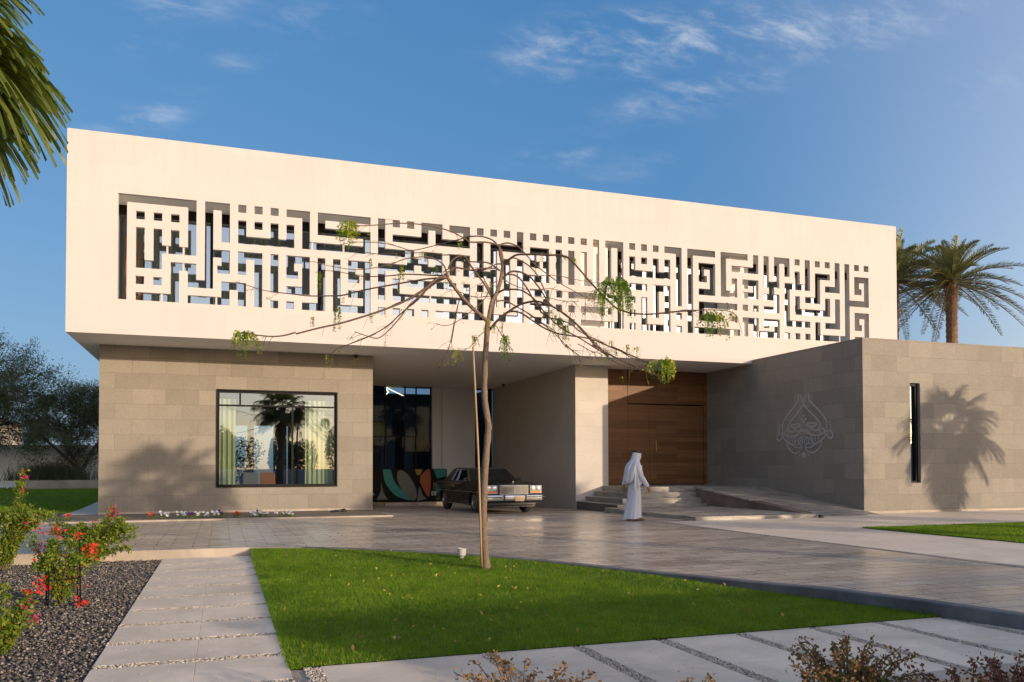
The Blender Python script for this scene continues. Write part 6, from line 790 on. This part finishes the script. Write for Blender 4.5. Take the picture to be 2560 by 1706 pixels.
        rings.append(rg)
    fs_ = []; n_r = len(rings); vs_2 = [p_ for r in rings for p_ in r]; m.add(vs_2, [(i * n + k, i * n + k + 1, (i + 1) * n + k + 1, (i + 1) * n + k) for i in range(n_r - 1) for k in range(n - 1)]); o = loc_(m, 'headscarf', M_robe, smooth=True); sf = o.modifiers.new('thick', 'SOLIDIFY'); sf.thickness = .008
    m = MB()   # scarf end hanging at the side and front panel
    m.grid(lambda u_, w: (-.10 + .20 * u_ - .03 * w + .05 * w * u_, -.222 - .02 * math.sin(u_ * 3.1) - .014 * math.sin(u_ * 16 + w), 1.40 - .62 * w * (1 - .28 * u_)), 16, 12); o = loc_(m, 'scarf_end', M_robe, smooth=True); sf = o.modifiers.new('thick', 'SOLIDIFY'); sf.thickness = .006
    m = MB()
    for dz in (0, .019): m.tube([(.055 + .108 * math.cos(a) , .092 * math.sin(a), 1.733 + dz - .02 * math.cos(a)) for a in np.linspace(0, 2 * math.pi, 25)], .0115, 7)
    loc_(m, 'head_cord', M_agal, smooth=True)
    m = MB(); m.grid(lambda u_, w: (.075 + (.095 - .012 * w) * math.cos((u_ - .5) * 2.2) , .066 * math.sin((u_ - .5) * 2.2) * 1.15, 1.60 - .055 * w - .005), 10, 3); loc_(m, 'beard', M_beard, smooth=True)
    for s, fx, fz in ((1, .10, 0), (-1, -.19, .02)): m = MB(); m.prism([(fx - .08, s * .1 - .045, fz + .002), (fx + .2, s * .1 - .05, fz + .002), (fx + .2, s * .1 + .05, fz + .002), (fx - .08, s * .1 + .045, fz + .002)], (0, 0, .025)); loc_(m, 'sandal', M_sandal, bevel=.008)
    t.rotation_euler = (0, 0, rz); return t
person((13.82, -5.69, 0), R_(-4))
# ------------------------------------------------------------------ car
def car(loc, rz):
    t = thing('classic_car', 'dark brown vintage sedan with chrome bumper and square headlights parked under the porch', 'car', loc)
    def B(m, name, mat, par=t, **k): return m.build(name, mat, par, local=True, **k)
    FX, RX, WR = 1.62, -1.465, .345; hw = .955
    def archpts(cx): return [(cx + .40 * math.cos(a), .30 + .42 * math.sin(a)) for a in np.linspace(0, math.pi, 13)]
    prof = [(2.66, .36), (2.70, .50), (2.70, .60), (2.66, .62), (2.66, .875), (2.60, .90), (1.9, .955), (.98, 1.0), (.5, 1.0), (-1.6, 1.0), (-2.2, .985), (-2.74, .93), (-2.84, .88), (-2.88, .6), (-2.82, .38), (-2.6, .27)] + [(x, z) for x, z in archpts(RX)[::-1]] + [(-1.0, .24), (1.1, .24)] + [(x, z) for x, z in archpts(FX)[::-1]] + [(2.2, .30)]
    def yw(x, z): return hw * (1 - .045 * max(0, (z - .62) / .38) ** 1.5 - .03 * max(0, (.45 - z) / .2)) - (.05 * max(0, (abs(x) - 2.1) / .7) ** 2)
    m = MB(); n = len(prof); vs = [(x, -yw(x, z), z) for x, z in prof] + [(x, yw(x, z), z) for x, z in prof]; m.add(vs, [tuple(range(n)), tuple(range(2 * n - 1, n - 1, -1))] + [(i, n + i, n + (i + 1) % n, (i + 1) % n) for i in range(n)]); body = B(m, 'body', M_paint, bevel=.022)
    body.data.polygons.foreach_set('use_smooth', [False] * len(body.data.polygons))
    m = MB(); m.box(-2.4, 2.4, -.80, .80, .22, .5); B(m, 'underbody', M_plastic, body)
    # hood crease
    m = MB(); m.loft([[(2.64, -.30, .885), (2.64, .30, .885), (2.64, .22, .915), (2.64, -.22, .915)], [(1.0, -.55, .985), (1.0, .55, .985), (1.0, .46, 1.022), (1.0, -.46, 1.022)]]); B(m, 'hood', M_paint, body, bevel=.01)
    # cabin: roof and pillars, glass between
    zb, zt = .985, 1.385; xb0, xb1, xt0, xt1 = .98, -1.72, .28, -1.14; yb, yt = .835, .655
    def cab(s, h, side): # s 0 front..1 rear
        x = (xb0 + (xb1 - xb0) * s) * (1 - h) + (xt0 + (xt1 - xt0) * s) * h; return (x, side * (yb + (yt - yb) * h), zb + (zt - zb) * h)
    m = MB(); m.loft([[cab(0, .955, -1), cab(1, .955, -1), cab(1, .955, 1), cab(0, .955, 1)], [cab(.02, 1.07, -.97), cab(.98, 1.07, -.97), cab(.98, 1.07, .97), cab(.02, 1.07, .97)]]); roof = B(m, 'roof', M_vinyl, body, bevel=.025)
    m = MB()
    for side in (-1, 1):
        for s0, s1 in ((0, .035), (.46, .50), (.70, 1.0)):
            a, b_, c_, d_ = cab(s0, 0, side), cab(s1, 0, side), cab(s1, .96, side), cab(s0, .96, side); m.prism([a, b_, c_, d_], (0, -side * .04, 0))
    for s in (0, 1):
        pass
    B(m, 'pillars', M_vinyl, body)
    m = MB(); 
    for s0, s1, sd_ in ((0, 0, 0),):
        a, b_, c_, d_ = cab(0, 0, -.97), cab(0, 0, .97), cab(0, .96, .97), cab(0, .96, -.97); m.quad(a, b_, c_, d_)
    B(m, 'windscreen', M_carglass, body); m = MB(); m.quad(cab(1, 0, -.97), cab(1, 0, .97), cab(1, .96, .97), cab(1, .96, -.97)); B(m, 'rear_window', M_carglass, body)
    for side in (-1, 1):
        for s0, s1 in ((.035, .46), (.50, .70)):
            m = MB(); q_ = [np.array(cab(s0, .02, side)), np.array(cab(s1, .02, side)), np.array(cab(s1, .95, side)), np.array(cab(s0, .95, side))]; q_ = [tuple(p_ + np.array([0, -side * .012, 0])) for p_ in q_]; m.quad(*q_); w_ = B(m, 'side_window', M_carglass, body)
            m = MB(); pp = [cab(s0, .02, side), cab(s1, .02, side), cab(s1, .95, side), cab(s0, .95, side)]; m.tube(pp + [pp[0]], .011, 5); B(m, 'frame', M_chrome, w_)
        m = MB(); m.tube([(2.55, side * (yw(2.5, .66) + .004), .655), (1.0, side * (hw + .002), .665), (-1.5, side * (hw + .002), .665), (-2.75, side * (yw(-2.7, .66) + .006), .655)], .013, 6); B(m, 'side_trim', M_chrome, body)
        m = MB(); m.tube([(1.05, side * (hw - .012), .262), (-.95, side * (hw - .012), .262)], .03, 6); B(m, 'sill_trim', M_chrome, body)
        m = MB(); m.box(.78, .84, side * .93 - .055, side * .93 + .055, 1.02, 1.085); m.tube([(.8, side * .86, .985), (.81, side * .93, 1.03)], .010, 5); B(m, 'mirror', M_paint, body, bevel=.015)
        m = MB(); m.box(-.42, -.24, side * (hw + .004) - .012, side * (hw + .004) + .012, .80, .83); B(m, 'door_handle', M_chrome, body, bevel=.006)
        for x in (.62, -.40): m = MB(); m.tube([(x, side * (hw + .0005), .30), (x, side * (hw - .002), .66), (x - .02, side * (hw - .04), .985)], .004, 4); B(m, 'door_seam', M_plastic, body)
        m = MB(); m.box(2.655, 2.675, side * .72 - .2, side * .72 + .2, .63, .875); bz_ = B(m, 'headlight_bezel', M_chrome, body, bevel=.006)
        for o in (-.09, .09):
            m = MB(); m.lathe([(.072, .0), (.072, .008), (.06, .02), (.02, .026)], (2.676, side * .72 + o, .79), 16, 'x'); B(m, 'headlight', M_lamp, bz_, smooth=True)
        m = MB(); m.box(2.676, 2.684, side * .72 - .175, side * .72 + .175, .65, .695); B(m, 'indicator', M_amber, bz_, bevel=.003)
        m = MB(); m.box(2.56, 2.64, side * (yw(2.6, .75) - .006) - .008, side * (yw(2.6, .75) - .006) + .012, .65, .86); B(m, 'corner_lamp', M_amber, body)
        m = MB(); m.box(-2.895, -2.86, side * .82 - .07, side * .82 + .07, .55, .88); B(m, 'tail_light', M_fl_red, body, bevel=.008)
    m = MB(); m.box(2.66, 2.70, -.47, .47, .60, .885); gr_ = B(m, 'grille', M_chrome, body, bevel=.008); m = MB()
    m.box(2.702, 2.704, -.44, .44, .615, .835)
    B(m, 'grille_mesh', M_plastic, gr_); m = MB()
    for k in range(23): y = -.43 + k * .039; m.box(2.705, 2.711, y - .006, y + .006, .615, .835)
    for k in range(7): z = .63 + k * .033; m.box(2.7055, 2.7095, -.44, .44, z - .003, z + .003)
    m.box(2.71, 2.722, -.012, .012, .61, .87); B(m, 'grille_bars', M_grille, gr_)
    m = MB(); m.tube([(2.60, 0, .90), (2.60, 0, .955)], .006, 6); m.prism([(2.60, -.022, .955), (2.60, .022, .955), (2.60, .02, 1.0), (2.60, 0, 1.015), (2.60, -.02, 1.0)], (.006, 0, 0)); B(m, 'hood_ornament', M_chrome, body)
    bp = MB()
    for x0, s in ((2.74, 1), (-2.92, -1)):
        bp.loft([[(x0 - s * .12, y, .42), (x0 + s * .03 - s * (.10 if abs(y) > .9 else 0), y, .42), (x0 + s * .05 - s * (.10 if abs(y) > .9 else 0), y, .47), (x0 + s * .05 - s * (.10 if abs(y) > .9 else 0), y, .53), (x0 + s * .03 - s * (.10 if abs(y) > .9 else 0), y, .58), (x0 - s * .12, y, .58)] for y in (-.97, -.88, -.3, .3, .88, .97)])
    bpo = B(bp, 'bumper', M_chrome, body, bevel=.012)
    m = MB(); m.box(2.785, 2.80, -.95, -.36, .525, .55); m.box(2.785, 2.80, .36, .95, .525, .55); m.box(2.78, 2.81, -.37, -.33, .42, .60); m.box(2.78, 2.81, .33, .37, .42, .60); B(m, 'rubber_strip', M_plastic, bpo)
    m = MB(); m.box(2.80, 2.812, -.02, .28, .40, .56); pl = B(m, 'number_plate', M_plate, bpo, bevel=.004); m = MB(); m.box(2.8125, 2.815, .13, .15, .43, .53); B(m, 'plate_emblem', M_kerb, pl)
    m = MB(); m.box(2.4, 2.56, -.78, .78, .27, .40); B(m, 'front_valance', M_plastic, body, bevel=.02)
    def wheel(x, side):
        y = side * .80; m = MB(); m.lathe([(.215, -.09), (.25, -.105), (.31, -.10), (WR, -.06), (WR, .06), (.31, .10), (.25, .105), (.215, .09)], (x, y, WR), 28, 'y'); w_ = B(m, 'wheel', M_tyre, smooth=False)
        m = MB(); o = side * .075; m.lathe([(.215, .0), (.215, side * .03), (.195, side * .035), (.185, side * .01), (.175, side * -.03), (.05, side * -.03), (.045, side * .05), (.025, side * .06)], (x, y + o, WR), 24, 'y')
        for k in range(24):
            a = k * math.pi / 12; m.tube([(x + .05 * math.cos(a), y + o + side * .04, WR + .05 * math.sin(a)), (x + .205 * math.cos(a + .12), y + o + side * .022, WR + .205 * math.sin(a + .12))], .004, 4)
        B(m, 'rim', M_rim, w_); m = MB(); m.lathe([(.18, 0), (.18, side * .004), (.02, side * .004)], (x, y + side * .05, WR), 24, 'y'); B(m, 'brake_disc', M_tyre, w_)
    for x in (FX, RX):
        for s in (-1, 1): wheel(x, s)
    m = MB()   # interior seats
    for x in (.0, -1.1): m.box(x - .12, x + .12, -.68, .68, .6, 1.12); m.box(x, x + .5, -.68, .68, .5, .68)
    B(m, 'seats', M_greyfab, body, bevel=.04); m = MB(); m.tube([(.55 + .05 * math.sin(a), .36 + .18 * math.cos(a), .98 + .16 * math.sin(a)) for a in np.linspace(0, 6.283, 17)], .012, 5); B(m, 'steering_wheel', M_plastic, body)
    t.rotation_euler = (0, 0, rz); return t
car((12.13, 1.75, -.055), math.atan2(-.999, .044))
# ------------------------------------------------------------------ surroundings behind the camera (seen in glass, casting shade)
fan_palm('fan palm at the right whose shadow falls on the wing wall', (31.0, -15.4, -.1), 4.7, 1.15, 22, .8, group=None, dead=20, tr_r=.26, skirt=2.4)
fan_palm('fan palm behind the camera mirrored in the big window', (7.5, -28.2, -.1), 5.5, 1.0, 26, .95, dead=14, tr_r=.2, lean=(.25, 0), skirt=1.8)
fan_palm('tall fan palm far right whose shadow reaches the granite wall', (18.4, -23.2, -.1), 6.2, 1.1, 22, .9, dead=14, tr_r=.22, skirt=1.6)
fan_palm('unseen fan palm added to shade the walking person', (26.5, -25.7, -.1), 5.2, 1.15, 22, .8, dead=14, tr_r=.2, skirt=1.6)  # out of view, added as an occluder so the figure is mostly shaded
fan_palm('unseen fan palm added to shade the entrance steps', (31.2, -23.8, -.1), 5.2, 1.2, 24, .85, dead=14, tr_r=.2, skirt=1.6)  # another added occluder, keeps most sun off the steps
fan_palm('tallest unseen fan palm added to throw shade into the porch', (29.4, -25.0, -.1), 8.4, 1.3, 24, .95, dead=16, tr_r=.2, skirt=1.8)  # added to shade the porch flank that the car side reflects
b = MB(); b.box(13.3, 70, -31, -30.75, -.3, 2.95); b.box(-40, 13.297, -31, -30.75, -.3, 1.3); tag(b.build('street_wall', M_wallwhite), 'long white street wall behind the camera', 'wall')
for x, y in ((-6.6, 21.4), (-6.0, 21.0), (-5.6, 20.6)): petunia(x, y, .3, 22, M_fl_white, 'pale flowers bordering the far end of the back lawn', 'far pale flowers').location.z = .4

for k, (x, y, h, r) in enumerate(((-14, -52, 5.2, 2.6), (-8, -50, 4.4, 2.3), (-2, -53, 5.6, 2.8), (4.5, -51, 4.8, 2.5), (10, -52, 4.2, 2.2), (16, -50, 5.4, 2.7), (23, -53, 4.6, 2.5), (30, -51, 5.0, 2.6), (38, -52, 4.4, 2.4), (46, -50, 5.2, 2.7), (55, -52, 4.8, 2.6), (65, -51, 5.3, 2.8))):
    t = thing('street_tree', 'round leafy street tree beyond the street wall behind the camera', 'tree', (x, y, -.3), 'street trees behind the camera'); b = MB(); b.tube([(x, y, -.3), (x, y, h * .5), (x + .2, y, h * .8)], [.16, .12, .05], 7); b.build('trunk', M_gtrunk, t)
    d_ = unit(rng.normal(size=(6500, 3))) * (rng.random((6500, 1)) ** .4); P = np.array([x, y, h * .58]) + d_ * np.array([r, r, h * .42]) * (1 + .25 * np.sin(d_[:, :1] * 5 + k)); V, F = leaf_quads(P, .26, .5); npmesh('crown', V, F, M_leaf_dark, t)
